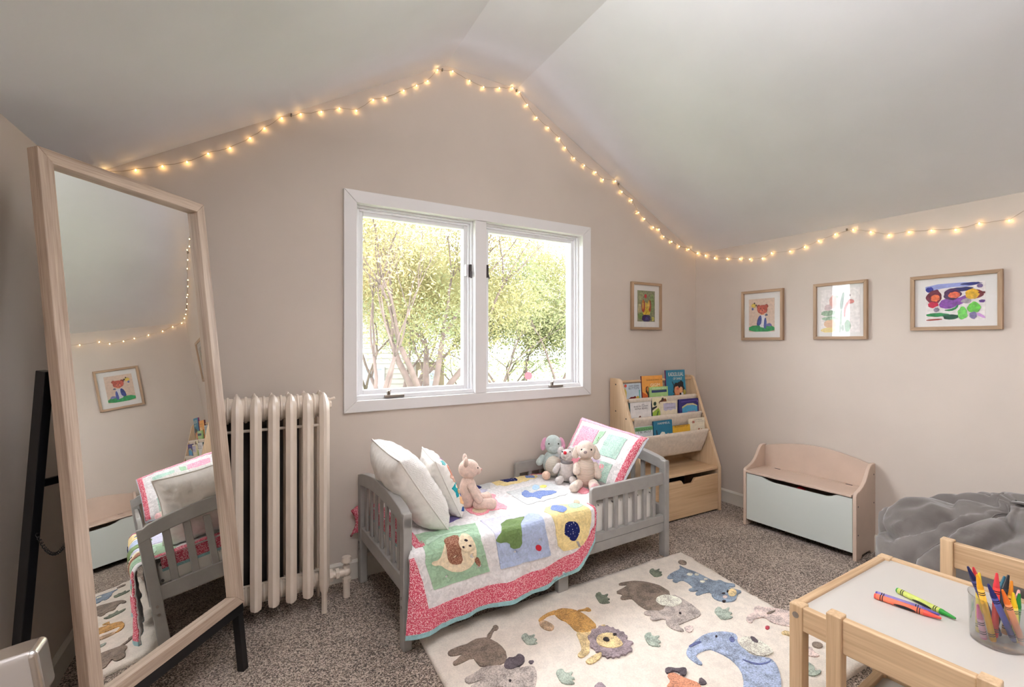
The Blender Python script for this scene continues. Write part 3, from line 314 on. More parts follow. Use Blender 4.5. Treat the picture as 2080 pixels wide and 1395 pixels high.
for x0, x1, cx, lx in ((I0, -1.959, -2.43, -1.972), (-1.885, I1, -1.37, -1.879)):
    m = MB(); ring(m, x0, x1, J0, J1, 0.012, 0.022, 0.10); ring(m, x0 + .012, x1 - .012, J0 + .012, J1 - .012, 0.012, 0.036, 0.10); m.b2((x0, 0.012, J0), (x1, 0.04, J0 + 0.022)); st = m.build('window_stop', M_SASH, W, bevel=0.002)
    m = MB(); ring(m, x0 + .02, x1 - .02, J0 + .02, J1 - .02, 0.026, 0.05, 0.09); sa = m.build('sash', M_SASH, W, bevel=0.003)
    m = MB(); m.b2((x0 + .04, 0.066, J0 + .04), (x1 - .04, 0.07, J1 - .04)); m.build('pane', M_PANE, sa)
    m = MB(); m.box((cx, 0.006, J0 + .012), (0.105, 0.022, 0.014)); m.box((cx - 0.03, 0.008, J0 + .026), (0.016, 0.018, 0.03)); m.bar((cx - 0.03, 0.0, J0 + .03), (cx - 0.02, 0.002, J0 + .046), 0.007, 0.007); m.build('crank_handle', M_NICKEL, W, bevel=0.003)
    s_ = 1 if lx < -1.9 else -1
    m = MB(); m.box((lx, 0.03 if s_ > 0 else -0.004, 1.605), (0.014, 0.02, 0.075)); m.bar((lx, 0.012 if s_ > 0 else -0.012, 1.60), (lx - 0.006 if s_ > 0 else lx + 0.010, 0.004 if s_ > 0 else -0.016, 1.56), 0.008, 0.008); m.build('latch', M_DARK, W, bevel=0.002)
m = MB(); m.b2((-1.999, 0.03, 1.575), (-1.983, 0.05, 1.64)); m.build('latch_plate', M_SASH, W)
# ---------------------------------------------------------------- door beside the camera (only its handle reaches into the view)
D = struct(empty('door_1', (-0.255, -0.2, 0)))
m = MB(); m.b2((-0.02, 0.34, 0.01), (0.018, 0.80, 1.98)); m.build('door_slab', M_TRIM, D, bevel=0.003)
M_CHROME = mat('satin_nickel_lever', (205, 200, 195), 0.22, metal=1.0)
m = MB(); m.cyl((0.018, 0.728, 0.925), (0.028, 0.728, 0.925), 0.028); m.box((0.056, 0.728, 0.925), (0.085, 0.028, 0.042), rot=Matrix.Rotation(RAD(-8), 4, 'Y')); m.build('door_handle', M_CHROME, D, bevel=0.009, seg=4)
# ---------------------------------------------------------------- outside
M_LAWN = mat('lawn', (88, 104, 52), 0.9, var=0.2, vscale=0.5)
m = MB(); m.b2((-60, 4, -3.3), (70, 90, -3.1)); struct(m.build('ground_outside', M_LAWN))
M_SIDING = mat('white_siding', (112, 109, 101), 0.7); M_ROOF = mat('brown_roof', (70, 58, 50), 0.8, var=0.2); M_BRICK = mat('tan_wall', (82, 70, 54), 0.8, var=0.1, vscale=3); M_HGLASS = mat('house_glass', (88, 98, 108), 0.15)
M_HTRIM = mat('house_trim', (165, 165, 162), 0.6)
H_ = empty('house', (3.3, 19.0, -3.1), RAD(-14), 'cream neighbouring house with white eaves seen through the bare tree trunks', 'house')
m = MB()
for k in range(30): m.prism([(0, 0.2 * k), (-0.035, 0.2 * k), (-0.01, 0.2 * k + 0.2), (0, 0.2 * k + 0.2)], -5.5, 2.2, 'yz')
m.b2((-5.5, 0, 0), (2.2, 7, 6.0)); m.build('siding_wall', M_SIDING, H_)
m = MB(); m.b2((2.2, -0.7, 0), (3.25, 6, 3.5)); m.build('tan_wall', M_BRICK, H_)
m = MB(); m.prism([(-6.1, 5.9), (2.6, 5.9), (-1.7, 9.4)], -0.5, 7.4); m.build('roof', M_ROOF, H_)
m = MB(); m.b2((2.0, -1.0, 3.48), (3.5, 6.2, 3.66)); m.build('eave', M_HTRIM, H_, bevel=0.03)
def house_window(x, z, w, h, y, cols, rows):
    m = MB(); ring(m, x - w / 2 - .1, x + w / 2 + .1, z - .1, z + h + .1, 0.1, y - .08, y)
    for c in range(1, cols): m.b2((x - w / 2 + w * c / cols - .02, y - .06, z), (x - w / 2 + w * c / cols + .02, y, z + h))
    for r_ in range(1, rows): m.b2((x - w / 2, y - .06, z + h * r_ / rows - .025), (x + w / 2, y, z + h * r_ / rows + .025))
    f = m.build('window', M_HTRIM, H_); m = MB(); m.b2((x - w / 2, y - .03, z), (x + w / 2, y, z + h)); m.build('pane', M_HGLASS, f)
house_window(0.6, 1.9, 0.6, 1.3, -0.04, 1, 2); house_window(-2.6, 1.9, 0.6, 1.3, -0.04, 1, 2); house_window(2.6, 1.9, 0.5, 1.15, -0.7, 3, 4)
# trees
M_BARK = mat('grey_bark', (78, 66, 60), 0.9, var=0.15, vscale=6, bump=0.4, bscale=20, bdist=0.02)
def leaf_mat(name, a, b_):
    t = NT(name); oi = t.n('ShaderNodeTexNoise', Scale=0.55, Detail=2.0); t.l(t.coord(), oi.inputs['Vector'])
    c = t.ramp(oi.outputs['Fac'], [(0.38, lin(a)), (0.62, lin(b_))]); t.l(c, t.b.inputs['Base Color']); t.b.inputs['Roughness'].default_value = 0.6
    tl = t.n('ShaderNodeBsdfTranslucent'); t.l(c, tl.inputs[0]); mx = t.n('ShaderNodeMixShader'); mx.inputs[0].default_value = 0.58
    t.l(t.b.outputs[0], mx.inputs[1]); t.l(tl.outputs[0], mx.inputs[2]); t.l(mx.outputs[0], t.out.inputs[0]); return t.m
def tree(name, base, forks, height, spread, nleaf, lm, label, seed, leaf=0.07, zmin=0.5, r0=0.13):
    rnd = random.Random(seed); T_ = empty(name, base, 0, label, 'tree', 'trees outside the window'); segs = []; tips = []
    def grow(p, d, L, r, depth):
        pts = [p]; rr = [r]; n = 4
        for i in range(n):
            d = (d + Vector((rnd.uniform(-.16, .16), rnd.uniform(-.16, .16), rnd.uniform(-.06, .12)))).normalized(); p = p + d * (L / n); pts.append(p); rr.append(r * (1 - 0.4 * (i + 1) / n))
            if depth >= 2: tips.append(p.copy())
        segs.append((pts, rr))
        if depth < 5:
            for k in range(3 if depth in (1, 2) else 2):
                a = rnd.uniform(0, 2 * pi); sp = rnd.uniform(.35, .8) * spread
                grow(p, (d + Vector((cos(a) * sp, sin(a) * sp, rnd.uniform(-.1, .25)))).normalized(), L * rnd.uniform(.62, .82), rr[-1] * 0.72, depth + 1)
        else: tips.append(p)
    m = MB(); tr_top = Vector((0, 0, forks))
    m.tube([(0, 0, -0.1), (0.03, 0, forks * .5), tr_top], [r0 * 1.25, r0, r0 * .95], 10); m.build('trunk', M_BARK, T_, smooth=True)
    k = 5
    for i in range(k):
        a = 2 * pi * i / k + rnd.uniform(-.3, .3); grow(tr_top, Vector((cos(a) * .55 * spread, sin(a) * .55 * spread, 1)).normalized(), height * 0.33, r0 * .62, 0)
    m = MB()
    for pts, rr in segs: m.tube(pts, rr, 6 if rr[0] > 0.02 else 4)
    tag(m.build('branches', M_BARK, T_, smooth=True, fix=False), kind='stuff')
    vs2 = []; fs = []
    tips = [t for t in tips if t.z + base[2] > zmin]
    for i in range(nleaf):
        c = rnd.choice(tips) + Vector((rnd.gauss(0, .27), rnd.gauss(0, .27), rnd.gauss(-.06, .22))); s = leaf * rnd.uniform(.6, 1.3)
        a = Vector((rnd.gauss(0, 1), rnd.gauss(0, 1), rnd.gauss(-.5, .6))).normalized(); q = a.cross(Vector((rnd.gauss(0, 1), rnd.gauss(0, 1), rnd.gauss(0, 1)))).normalized()
        i0 = len(vs2); vs2 += [c - a * s, c + q * s * .30, c + a * s, c - q * s * .30]; fs.append((i0, i0 + 1, i0 + 2, i0 + 3))
    me = bpy.data.meshes.new('foliage'); me.from_pydata(vs2, [], fs); me.materials.append(lm)
    o = bpy.data.objects.new('foliage', me); COL.objects.link(o); o.parent = T_; o['kind'] = 'stuff'; return T_
LY = leaf_mat('autumn_leaves', (150, 134, 94), (136, 134, 94)); LG = leaf_mat('green_leaves', (112, 119, 83), (134, 128, 86)); LD = leaf_mat('dark_leaves', (92, 104, 70), (112, 114, 74))  # leaf colours greyed to stand in for veiling haze outside
tree('deciduous_tree', (2.75, 8.6, -3.1), 2.75, 5.2, 0.95, 90000, LY, 'yellowing autumn tree with many forked stems behind the left window pane', 3, 0.032, 0.7)
tree('deciduous_tree', (6.3, 10.6, -3.1), 1.3, 5.8, 1.0, 95000, LG, 'pale green leafy tree filling the right window pane', 11, 0.040, -1.0)
tree('deciduous_tree', (5.9, 13.5, -3.1), 1.0, 5.0, 1.1, 40000, LD, 'dark green tree half hidden behind the window mullion', 21, 0.052, -2.0)
tree('deciduous_tree', (1.55, 7.6, -3.1), 2.7, 4.4, 0.7, 12000, LY, 'slim bare-stemmed tree at the left edge of the window view', 31, 0.032, 1.4, 0.07)
tree('deciduous_tree', (3.2, 12.6, -3.1), 1.6, 5.6, 1.05, 60000, LY, 'hazy yellow green tree standing behind the many-stemmed autumn tree', 41, 0.048, 0.4)
S_ = empty('street_sign', (4.47, 7.8, -3.1), RAD(-25), 'small red sign on a post in the lower half of the right window pane', 'sign')
m = MB(); m.cyl((0, 0, 0), (0, 0, 3.72), 0.018); m.build('post', M_NICKEL, S_)
m = MB(); m.prism([(0.075 * cos(pi / 8 + k * pi / 4), 3.63 + 0.075 * sin(pi / 8 + k * pi / 4)) for k in range(8)], -0.03, -0.019); m.build('sign_board', mat('sign_red', (120, 18, 32), 0.5), S_)
# ---------------------------------------------------------------- radiator
M_RAD = mat('cream_radiator_enamel', (228, 214, 199), 0.28, var=0.02, bump=0.05, bscale=60)
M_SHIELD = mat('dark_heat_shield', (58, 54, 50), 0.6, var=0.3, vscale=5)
RD = empty('radiator', (0.247, 2.24, 0), BA, 'cream cast iron column radiator beneath the left end of the window', 'radiator')
def rad_section(k, feet):
    x = -0.0665 * k; m = MB()
    for y, sgn in ((0.0, -1), (0.165, 1)):
        w = 0.0215 if sgn < 0 else 0.015; d = 0.024
        zb = 0.0 if feet else 0.088
        prof = [(-w, 0.010), (-w, -0.006), (-0.006, -d), (0.006, -d), (w, -0.006), (w, 0.010), (0.008, 0.026), (-0.008, 0.026)]
        zs = [(zb, .55 if feet else .9), (0.085 if feet else zb + .012, .55 if feet else 1.0), (0.125, 1.0), (0.885, 1.0), (0.925, 0.95), (0.955, 0.62), (0.968, 0.2)]
        rings = []
        for z, s in zs:
            sh = 0.0 if z < 0.9 else (z - 0.9) * 0.45
            rings.append([m.b.verts.new((x + px * s, y + (py * s if sgn < 0 else -py * s) - sgn * sh, z)) for px, py in prof])
        for A, B in zip(rings, rings[1:]):
            for i in range(8): m.b.faces.new((A[i], A[(i + 1) % 8], B[(i + 1) % 8], B[i]))
        m.b.faces.new(rings[0]); m.b.faces.new(rings[-1])
    # rounded head bridging both columns and the hubs
    m.grid(lambda u, v: (x + 0.022 * cos(2 * pi * u) * (0.25 + 0.75 * sin(pi * min(1, max(0, v * .9 + .05)))), 0.0825 + 0.092 * (2 * v - 1), 0.905 + 0.062 * sin(2 * pi * u) * (0.35 + .65 * sin(pi * v))), 12, 8, wrap=True)
    m.box((x, 0.0825, 0.115), (0.03, 0.15, 0.05))
    o = m.build('section', M_RAD, RD, bevel=0.0018); return o
for k in range(9): rad_section(k, k in (0, 8))
for z, r in ((0.905, 0.05), (0.118, 0.034)):
    for k in range(8):
        m = MB(); m.cyl((-0.0665 * k - 0.012, 0.0825, z), (-0.0665 * k - 0.055, 0.0825, z), r, n=18); m.cyl((-0.0665 * k - 0.028, 0.0825, z), (-0.0665 * k - 0.039, 0.0825, z), r + .006, n=18); m.build('hub', M_RAD, RD, bevel=0.004)
for z in (0.815, 0.155):
    m = MB(); m.cyl((-0.53, 0.0825, z), (0.02, 0.0825, z), 0.0065); m.box((0.026, 0.0825, z), (0.012, 0.02, 0.02)); m.build('tie_rod', M_RAD, RD)
m = MB(); m.cyl((0.02, 0.0825, 0.905), (0.034, 0.0825, 0.905), 0.034); m.cyl((0.034, 0.0825, 0.905), (0.044, 0.0825, 0.905), 0.018, n=6); m.cyl((0.03, 0.06, 0.93), (0.055, 0.055, 0.938), 0.006); m.build('air_vent', M_RAD, RD, bevel=0.002)
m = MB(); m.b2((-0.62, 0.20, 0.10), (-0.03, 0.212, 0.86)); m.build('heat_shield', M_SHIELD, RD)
m = MB()
m.cyl((0.0, 0.0825, 0.118), (0.07, 0.0825, 0.118), 0.017); m.cyl((0.024, 0.0825, 0.118), (0.034, 0.0825, 0.118), 0.034, n=16); m.cyl((0.034, 0.0825, 0.118), (0.05, 0.0825, 0.118), 0.03, n=8); m.cyl((0.062, 0.0825, 0.118), (0.078, 0.0825, 0.118), 0.026, n=6)
m.cyl((0.075, 0.0825, 0.118), (0.115, 0.0825, 0.118), 0.019); m.ell((0.112, 0.0825, 0.118), (0.022, 0.022, 0.024)); m.cyl((0.112, 0.0825, 0.0), (0.112, 0.0825, 0.15), 0.016); m.cyl((0.112, 0.0825, 0.072), (0.112, 0.0825, 0.092), 0.022, n=8)
v = m.build('valve', M_RAD, RD, bevel=0.002)
m = MB(); m.cyl((0.112, 0.0825, 0.15), (0.112, 0.0825, 0.163), 0.006); m.cyl((0.112, 0.0825, 0.163), (0.112, 0.0825, 0.188), 0.024, 0.021, n=12); m.build('valve_knob', M_RAD, v, bevel=0.003)
# ---------------------------------------------------------------- standing mirror
M_OAK = wood('washed_oak_x', (148, 125, 107), (200, 180, 162), 'x', 0.5, 22)
M_OAKV = wood('washed_oak_z', (148, 125, 107), (200, 180, 162), 'z', 0.5, 22)
M_BLACK = mat('black_metal', (22, 22, 24), 0.4)
t = NT('silvered_glass'); t.b.inputs['Base Color'].default_value = (0.93, 0.945, 0.93, 1); t.b.inputs['Metallic'].default_value = 1.0; t.b.inputs['Roughness'].default_value = 0.0; M_MIRROR = t.m
hd = math.atan2(0.8, 0.6) + RAD(0.45); MR = empty('standing_mirror', (-0.053, 1.996, 0.243), hd, 'tall oak framed mirror leaning on a black easel stand beside the radiator', 'mirror')
tilt = Matrix.Rotation(RAD(-6.5), 4, 'X')   # local: x to the right along the frame, z up the frame, y to the back
MR.rotation_euler = (Matrix.Rotation(hd, 4, 'Z') @ tilt).to_euler()
FW, FH, FD, FB = 0.545, 1.470, 0.034, 0.036
def mitre(poly, mt): m = MB(); m.prism(poly, 0.0, FD); return m.build('frame_rail', mt, MR, bevel=0.002)
o0, o1, h0, h1 = -FW, 0.0, 0.0, FH; i0, i1, k0, k1 = -FW + FB, -FB, FB, FH - FB
mitre([(o0, h1), (o1, h1), (i1, k1), (i0, k1)], M_OAK); mitre([(o0, h0), (i0, k0), (i1, k0), (o1, h0)], M_OAK)
mitre([(o0, h0), (o0, h1), (i0, k1), (i0, k0)], M_OAKV); mitre([(o1, h0), (i1, k0), (i1, k1), (o1, h1)], M_OAKV)
m = MB(); m.b2((i0, 0.021, k0), (i1, 0.025, k1)); m.build('mirror_glass', M_MIRROR, MR)
m = MB(); m.b2((o0 + .01, 0.026, h0 + .01), (o1 - .01, FD + .002, h1 - .01)); m.build('back_board', M_BLACK, MR)
mi = MR.matrix_basis.inverted() if False else (Matrix.Translation(MR.location) @ Matrix.Rotation(hd, 4, 'Z') @ tilt).inverted()
def mloc(p): return mi @ Vector(p)
m = MB(); m.b2((-FW + .01, 0.006, -0.034), (-0.0, 0.03, 0.004)); m.build('stand_rail', M_BLACK, MR, bevel=0.002)
for x in (-0.018, -FW + 0.018):
    m = MB(); top = Vector((x, 0.018, 0.02)); w = (Matrix.Translation(MR.location) @ Matrix.Rotation(hd, 4, 'Z') @ tilt) @ top
    bot = Vector((w.x + 0.022, w.y - 0.004, 0.0)); m.bar(top, mloc(bot), 0.026, 0.026, up=(0, 1, 0)); m.build('leg', M_BLACK, MR, bevel=0.002)
wt = [(-0.500, 1.672, 1.12), (-0.214, 2.053, 1.12)]; wf = [(-0.602, 1.768, 0.0), (-0.316, 2.149, 0.0)]
for a, c in zip(wt, wf):
    m = MB(); m.bar(mloc(a), mloc(c), 0.024, 0.03, up=(0, 1, 0)); m.build('back_leg', M_BLACK, MR, bevel=0.002)
def lerp(a, c, t): return tuple(a[i] + (c[i] - a[i]) * t for i in range(len(a)))
m = MB(); m.bar(mloc(lerp(wt[0], wf[0], .27)), mloc(lerp(wt[1], wf[1], .27)), 0.016, 0.02); m.build('crossbar', M_BLACK, MR, bevel=0.002)
a = Vector(lerp(wt[0], wf[0], .36)); c = Vector((-0.44, 1.66, 0.70)); pts = []
for i in range(121):
    u = i / 120; p = a.lerp(c, u); p.z -= 0.075 * sin(pi * u) * (1 if u < .9 else 1); ph = u * 2 * pi * 26; pts.append(mloc((p.x + 0.004 * cos(ph), p.y, p.z + 0.004 * sin(ph))))
m = MB(); m.tube(pts, 0.0012, 5); m.build('restraint_cord', M_BLACK, MR)
# ---------------------------------------------------------------- string of fairy lights
SL = empty('string_light', (0, 0, 0), 0, 'warm white fairy light string draped along the gable and right wall', 'string lights')
def wallpt(loc, rz, x, y, z): return Vector(loc) + Matrix.Rotation(rz, 3, 'Z') @ Vector((x, y, z))
bulbs = [wallpt(BO, BA, x, -0.014, z) for x, z in LIGHTS_BACK] + [wallpt(BO, RA, x, -0.014, z) for x, z in LIGHTS_RIGHT]
for k in range(7): bulbs.append(wallpt(BO, RA, LIGHTS_RIGHT[-1][0] + 0.11 * (k + 1), -0.014, 1.83 - 0.02 * sin(k * .9)))
wp = [wallpt(BO, BA, -3.6, -0.012, LIGHTS_BACK[0][1] - .02)]
for p in bulbs: wp.append(p)
ws = []
for i in range(len(wp) - 1):
    for j in range(4):
        u = j / 4; p = wp[i].lerp(wp[i + 1], u); n3 = noise.noise_vector(p * 25) * 0.006; p = p + Vector((n3.x * .5, n3.y * .2, n3.z - 0.004 * sin(pi * u))); ws.append(p + Vector((0, 0, 0.006)))
m = MB(); m.tube(ws, 0.0011, 5); m.build('wire', mat('clear_wire', (158, 142, 122), 0.4), SL, smooth=True)
M_BULB = glow('warm_bulb', (255, 204, 128), 75.0)
m = MB(); m.ell((0, 0, 0), (0.0023, 0.0023, 0.0031), n=10); b0 = m.build('bulb', M_BULB, SL, smooth=True); b0.location = bulbs[0]
for p in bulbs[1:]:
    c = b0.copy(); COL.objects.link(c); c.location = p
m = MB(); m.box((0, 0.0, 0), (0.007, 0.012, 0.012)); m.box((0, -.004, -0.006), (0.004, 0.006, 0.008)); h0_ = m.build('hook', mat('grey_hook', (120, 112, 104), 0.4), SL, bevel=0.001)
hk = [(wallpt(BO, BA, x, -0.006, z), BA) for x, z in HOOKS_BACK] + [(wallpt(BO, RA, x, -0.006, z), RA) for x, z in HOOKS_RIGHT]
for i, (p, r) in enumerate(hk):
    c = h0_ if i == 0 else h0_.copy()
    if i: COL.objects.link(c)
    c.location = p; c.rotation_euler.z = r
# ---------------------------------------------------------------- framed children's art
M_FOAK = wood('frame_oak_x', (140, 112, 86), (182, 152, 122), 'x', 0.5, 30); M_FOAKZ = wood('frame_oak_z', (140, 112, 86), (182, 152, 122), 'z', 0.5, 30)
M_MAT = mat('white_mat_board', (232, 229, 226), 0.8); M_PGL = glassy('picture_glass', (255, 255, 255), 1.0)
PC = {}
def pcol(rgb):
    k = 'paint_%d_%d_%d' % rgb; return mat(k, rgb, 0.6, var=0.18 if sum(rgb) < 520 else .05, vscale=70, bump=0.2, bscale=150)
def picture(rz, x, z, w, h, aw, ah, ax, az, base, shapes, label, fw=0.018):
    p = wallpt(BO, rz, x, -0.0, z); P_ = empty('framed_picture', p, rz, label, 'picture', "framed children's paintings on the walls")
    a, c = w / 2, h / 2; f = fw
    for poly, mt in (([(-a, c), (a, c), (a - f, c - f), (-a + f, c - f)], M_FOAK), ([(-a, -c), (-a + f, -c + f), (a - f, -c + f), (a, -c)], M_FOAK), ([(-a, -c), (-a, c), (-a + f, c - f), (-a + f, -c + f)], M_FOAKZ), ([(a, -c), (a - f, -c + f), (a - f, c - f), (a, c)], M_FOAKZ)):
        m = MB(); m.prism(poly, -0.024, -0.002); m.build('frame_rail', mt, P_, bevel=0.0015)
    m = MB(); m.b2((-a + f * .8, -0.010, -c + f * .8), (a - f * .8, -0.004, c - f * .8)); m.build('mat_board', M_MAT, P_)
    m = MB(); m.b2((ax - aw / 2, -0.0112, az - ah / 2), (ax + aw / 2, -0.0095, az + ah / 2)); art = m.build('artwork', pcol(base), P_)
    for i, (rgb, pts) in enumerate(shapes):
        q = [(max(-.5, min(.5, u)), max(-.5, min(.5, v_))) for u, v_ in pts]; lay = 0.0114 + 0.00012 * i
        patch('paint_shape', q, lambda u, v_, hh, lay=lay: Vector((ax + u * aw, -lay - hh * 0.0004, az + v_ * ah)), pcol(rgb), art, round_=1)
    m = MB(); m.b2((-a + f * .9, -0.0185, -c + f * .9), (a - f * .9, -0.0175, c - f * .9)); m.build('pane', M_PGL, P_)
    return P_
def blob(cx, cy, rx, ry, sd, n=16, jag=.18):
    r_ = random.Random(sd); return [(cx + rx * cos(2 * pi * k / n) * (1 + r_.uniform(-jag, jag)), cy + ry * sin(2 * pi * k / n) * (1 + r_.uniform(-jag, jag))) for k in range(n)]
fl_ = [((150, 150, 110), blob(-.3, .3, .15, .12, 1)), ((120, 140, 90), blob(.33, .1, .13, .3, 2)), ((170, 160, 120), blob(-.38, -.1, .1, .18, 3)), ((110, 135, 70), blob(-.32, -.32, .15, .12, 4)),
  ((200, 170, 60), [(-.2, -.32), (.18, -.32), (.25, -.05), (.12, .1), (-.1, .12), (-.2, 0)]), ((190, 160, 40), blob(-.05, -.15, .16, .1, 6)), ((150, 40, 30), blob(-.18, .0, .1, .22, 7)), ((196, 150, 60), blob(-.2, .05, .05, .15, 8)), ((160, 60, 30), blob(.2, .02, .08, .2, 9)), ((205, 170, 80), blob(.14, .06, .05, .14, 10)), ((180, 30, 40), blob(-.05, .32, .07, .07, 5, 12, .08)), ((28, 24, 90), [(-.26, -.5), (.24, -.5), (.22, -.28), (-.24, -.28)]), ((50, 50, 130), blob(0, -.4, .1, .05, 12)), ((190, 180, 80), blob(.38, -.4, .07, .07, 13))]
picture(BA, -0.564, 1.449, 0.306, 0.342, 0.178, 0.225, 0.0, 0.0, (128, 132, 98), fl_, 'framed painting of yellow and red flower hands in a navy pot')
bear = [((40, 140, 80), [(-.5, -.5), (.5, -.5), (.5, -.34), (.1, -.3), (-.5, -.32)]), ((220, 218, 225), [(-.12, -.35), (.22, -.4), (.2, -.1), (.06, .05), (-.08, 0)]), ((60, 74, 140), [(-.2, -.33), (-.02, -.3), (.02, -.12), (-.02, .02), (-.14, -.08)]), ((70, 84, 150), [(.08, -.42), (.2, -.4), (.2, -.12), (.12, -.06)]), ((120, 120, 170), blob(.3, -.3, .1, .05, 3)), ((206, 150, 110), [(-.04, .0), (.12, 0), (.1, .1), (-.02, .1)]), ((160, 72, 56), blob(-.12, .26, .07, .06, 5)), ((160, 72, 56), blob(.2, .26, .07, .06, 6)), ((176, 80, 62), blob(.04, .17, .2, .14, 4, 18, .07)), ((200, 110, 90), blob(.04, .12, .1, .06, 7)), ((60, 40, 40), blob(-.03, .2, .02, .015, 8, 8)), ((60, 40, 40), blob(.1, .2, .02, .015, 9, 8)), ((60, 40, 40), blob(.04, .14, .025, .015, 10, 8)), ((220, 190, 90), blob(-.3, .3, .09, .07, 11)), ((70, 60, 70), blob(-.27, .37, .03, .025, 12)), ((90, 100, 150), blob(-.34, .2, .04, .04, 13)), ((70, 60, 60), blob(-.2, .3, .03, .03, 14)), ((80, 90, 110), blob(.2, 0, .05, .03, 15))]
picture(RA, 0.561, 1.374, 0.30, 0.345, 0.185, 0.228, -0.005, 0.0, (214, 190, 172), bear, 'framed painting of a brown bear in blue clothes on green grass')
gir = [((150, 176, 150), blob(-.3, -.05, .2, .07, 1)), ((160, 186, 160), blob(-.25, -.18, .2, .06, 2)), ((226, 190, 160), blob(-.25, -.3, .16, .1, 3)), ((232, 214, 150), blob(-.3, -.44, .2, .06, 4)), ((226, 180, 170), blob(-.18, .2, .1, .16, 5)), ((210, 190, 190), blob(-.3, .08, .1, .07, 6)), ((110, 140, 120), [(.0, .05), (.02, .25), (.08, .42), (.12, .4), (.1, .2), (.06, 0)]), ((150, 170, 150), [(-.02, -.5), (.04, -.5), (.07, 0), (.02, .05)]), ((196, 120, 116), [(.13, -.2), (.16, .05), (.24, .16), (.2, .22), (.12, .1), (.1, -.1)]), ((190, 110, 106), blob(.28, .2, .09, .05, 8)), ((120, 160, 120), blob(.2, -.35, .08, .14, 9)), ((130, 120, 120), blob(.26, .34, .015, .03, 10, 8)), ((130, 150, 130), blob(.08, -.4, .03, .08, 11)), ((140, 160, 140), blob(-.08, .32, .05, .03, 12))]
picture(RA, 1.050, 1.378, 0.294, 0.345, 0.215, 0.262, 0.0, 0.0, (240, 234, 232), gir, 'framed pale green and pink watercolour in the middle of the right wall')
cr = [((150, 160, 215), [(-.5, .5), (-.5, .3), (-.1, .4), (.3, .38), (.4, .5)]), ((30, 30, 95), blob(.12, .32, .2, .06, 1)), ((30, 40, 110), blob(.28, .45, .16, .04, 2)), ((40, 50, 140), blob(-.42, .36, .07, .08, 3)), ((130, 70, 160), [(-.28, -.12), (-.2, .1), (.05, .08), (.22, .18), (.2, -.02), (.05, -.12), (-.1, -.2)]), ((110, 40, 60), blob(-.34, .16, .14, .2, 4)), ((222, 110, 70), blob(-.33, .12, .08, .1, 5)), ((70, 30, 80), blob(-.03, .2, .15, .15, 6)), ((216, 100, 70), blob(.0, .18, .1, .09, 7)), ((120, 30, 50), blob(.33, .18, .16, .12, 8)), ((210, 165, 40), blob(.3, .18, .12, .14, 9)), ((190, 30, 70), blob(-.36, -.06, .09, .08, 10)), ((160, 150, 160), blob(.2, .0, .08, .07, 11)), ((30, 120, 60), [(-.2, -.22), (0, -.18), (.08, -.05), (.06, -.18), (-.05, -.26)]), ((30, 130, 70), blob(-.3, -.34, .22, .05, 12)), ((20, 84, 60), blob(-.06, -.4, .14, .07, 13)), ((110, 196, 90), blob(.14, -.32, .08, .17, 14)), ((100, 190, 70), blob(.32, -.18, .1, .14, 15)), ((110, 100, 140), blob(.31, -.38, .06, .1, 16)), ((150, 60, 50), [(-.48, -.46), (-.2, -.44), (-.2, -.48), (-.48, -.5)]), ((200, 150, 210), [(.38, -.3), (.5, -.42), (.5, -.48), (.36, -.38)]), ((100, 60, 140), blob(.45, -.02, .05, .04, 17)), ((120, 100, 150), blob(.42, .38, .05, .05, 18)), ((110, 30, 40), blob(.46, .2, .08, .03, 19)), ((150, 140, 160), blob(-.3, -.2, .05, .06, 20))]
picture(RA, 1.577, 1.395, 0.356, 0.286, 0.232, 0.188, 0.0, 0.0, (238, 232, 230), cr, 'landscape framed painting of three figures in purple and green, nearest on the right wall')
# ---------------------------------------------------------------- animal rug
RC = dict(taupe=(132, 117, 104), greige=(176, 164, 156), plum=(94, 84, 90), dark=(44, 34, 36), gold=(190, 146, 84), tan=(196, 166, 134), sand=(226, 196, 146), mauve=(150, 134, 138), cream=(234, 222, 206), blush=(216, 196, 188), slate=(134, 148, 164), red=(170, 60, 74), blue=(160, 172, 196), navy=(98, 106, 150), rust=(206, 142, 112), sage=(166, 176, 162), moss=(116, 124, 106))
def rugmat(k):
    n = 'rug_' + k
    if n in MATS: return MATS[n]
    t = NT(n); rgb = RC[k] if k != 'ground' else (232, 221, 208); nz = t.n('ShaderNodeTexNoise', Scale=190.0, Detail=2.0); t.l(t.coord(), nz.inputs['Vector'])
    n2 = t.n('ShaderNodeTexNoise', Scale=26.0, Detail=4.0); t.l(t.coord(), n2.inputs['Vector']); mx = t.n('ShaderNodeMix', data_type='FLOAT'); mx.inputs[0].default_value = .5; t.l(nz.outputs['Fac'], mx.inputs[2]); t.l(n2.outputs['Fac'], mx.inputs[3])
    v = .05 if k == 'ground' else .26
    t.l(t.ramp(mx.outputs[0], [(.38, lin([c * (1 - v) for c in rgb])), (.6, lin([min(255, c * (1 + v * .6)) for c in rgb]))]), t.b.inputs['Base Color'])
    t.b.inputs['Roughness'].default_value = .95; t.b.inputs['Specular IOR Level'].default_value = .1; t.b.inputs['Sheen Weight'].default_value = .2; t.bump(mx.outputs[0], .7, .006); MATS[n] = t.m; return t.m
RG = empty('animal_rug', (0.561, 1.855, 0), RAD(2.8), 'cream tufted rug with animals lying on the carpet before the bed', 'rug')
RZ = 0.018
edge = [(0, 0), (.3, .012), (.62, .004), (.96, -.004), (1.3, -.006), (1.522, -.016), (1.49, -.24), (1.44, -.52), (1.40, -.78), (1.368, -.99), (1.1, -.985), (.7, -1.0), (.3, -1.0), (-.06, -.98), (-.05, -.65), (-.016, -.306), (-.006, -.1)]
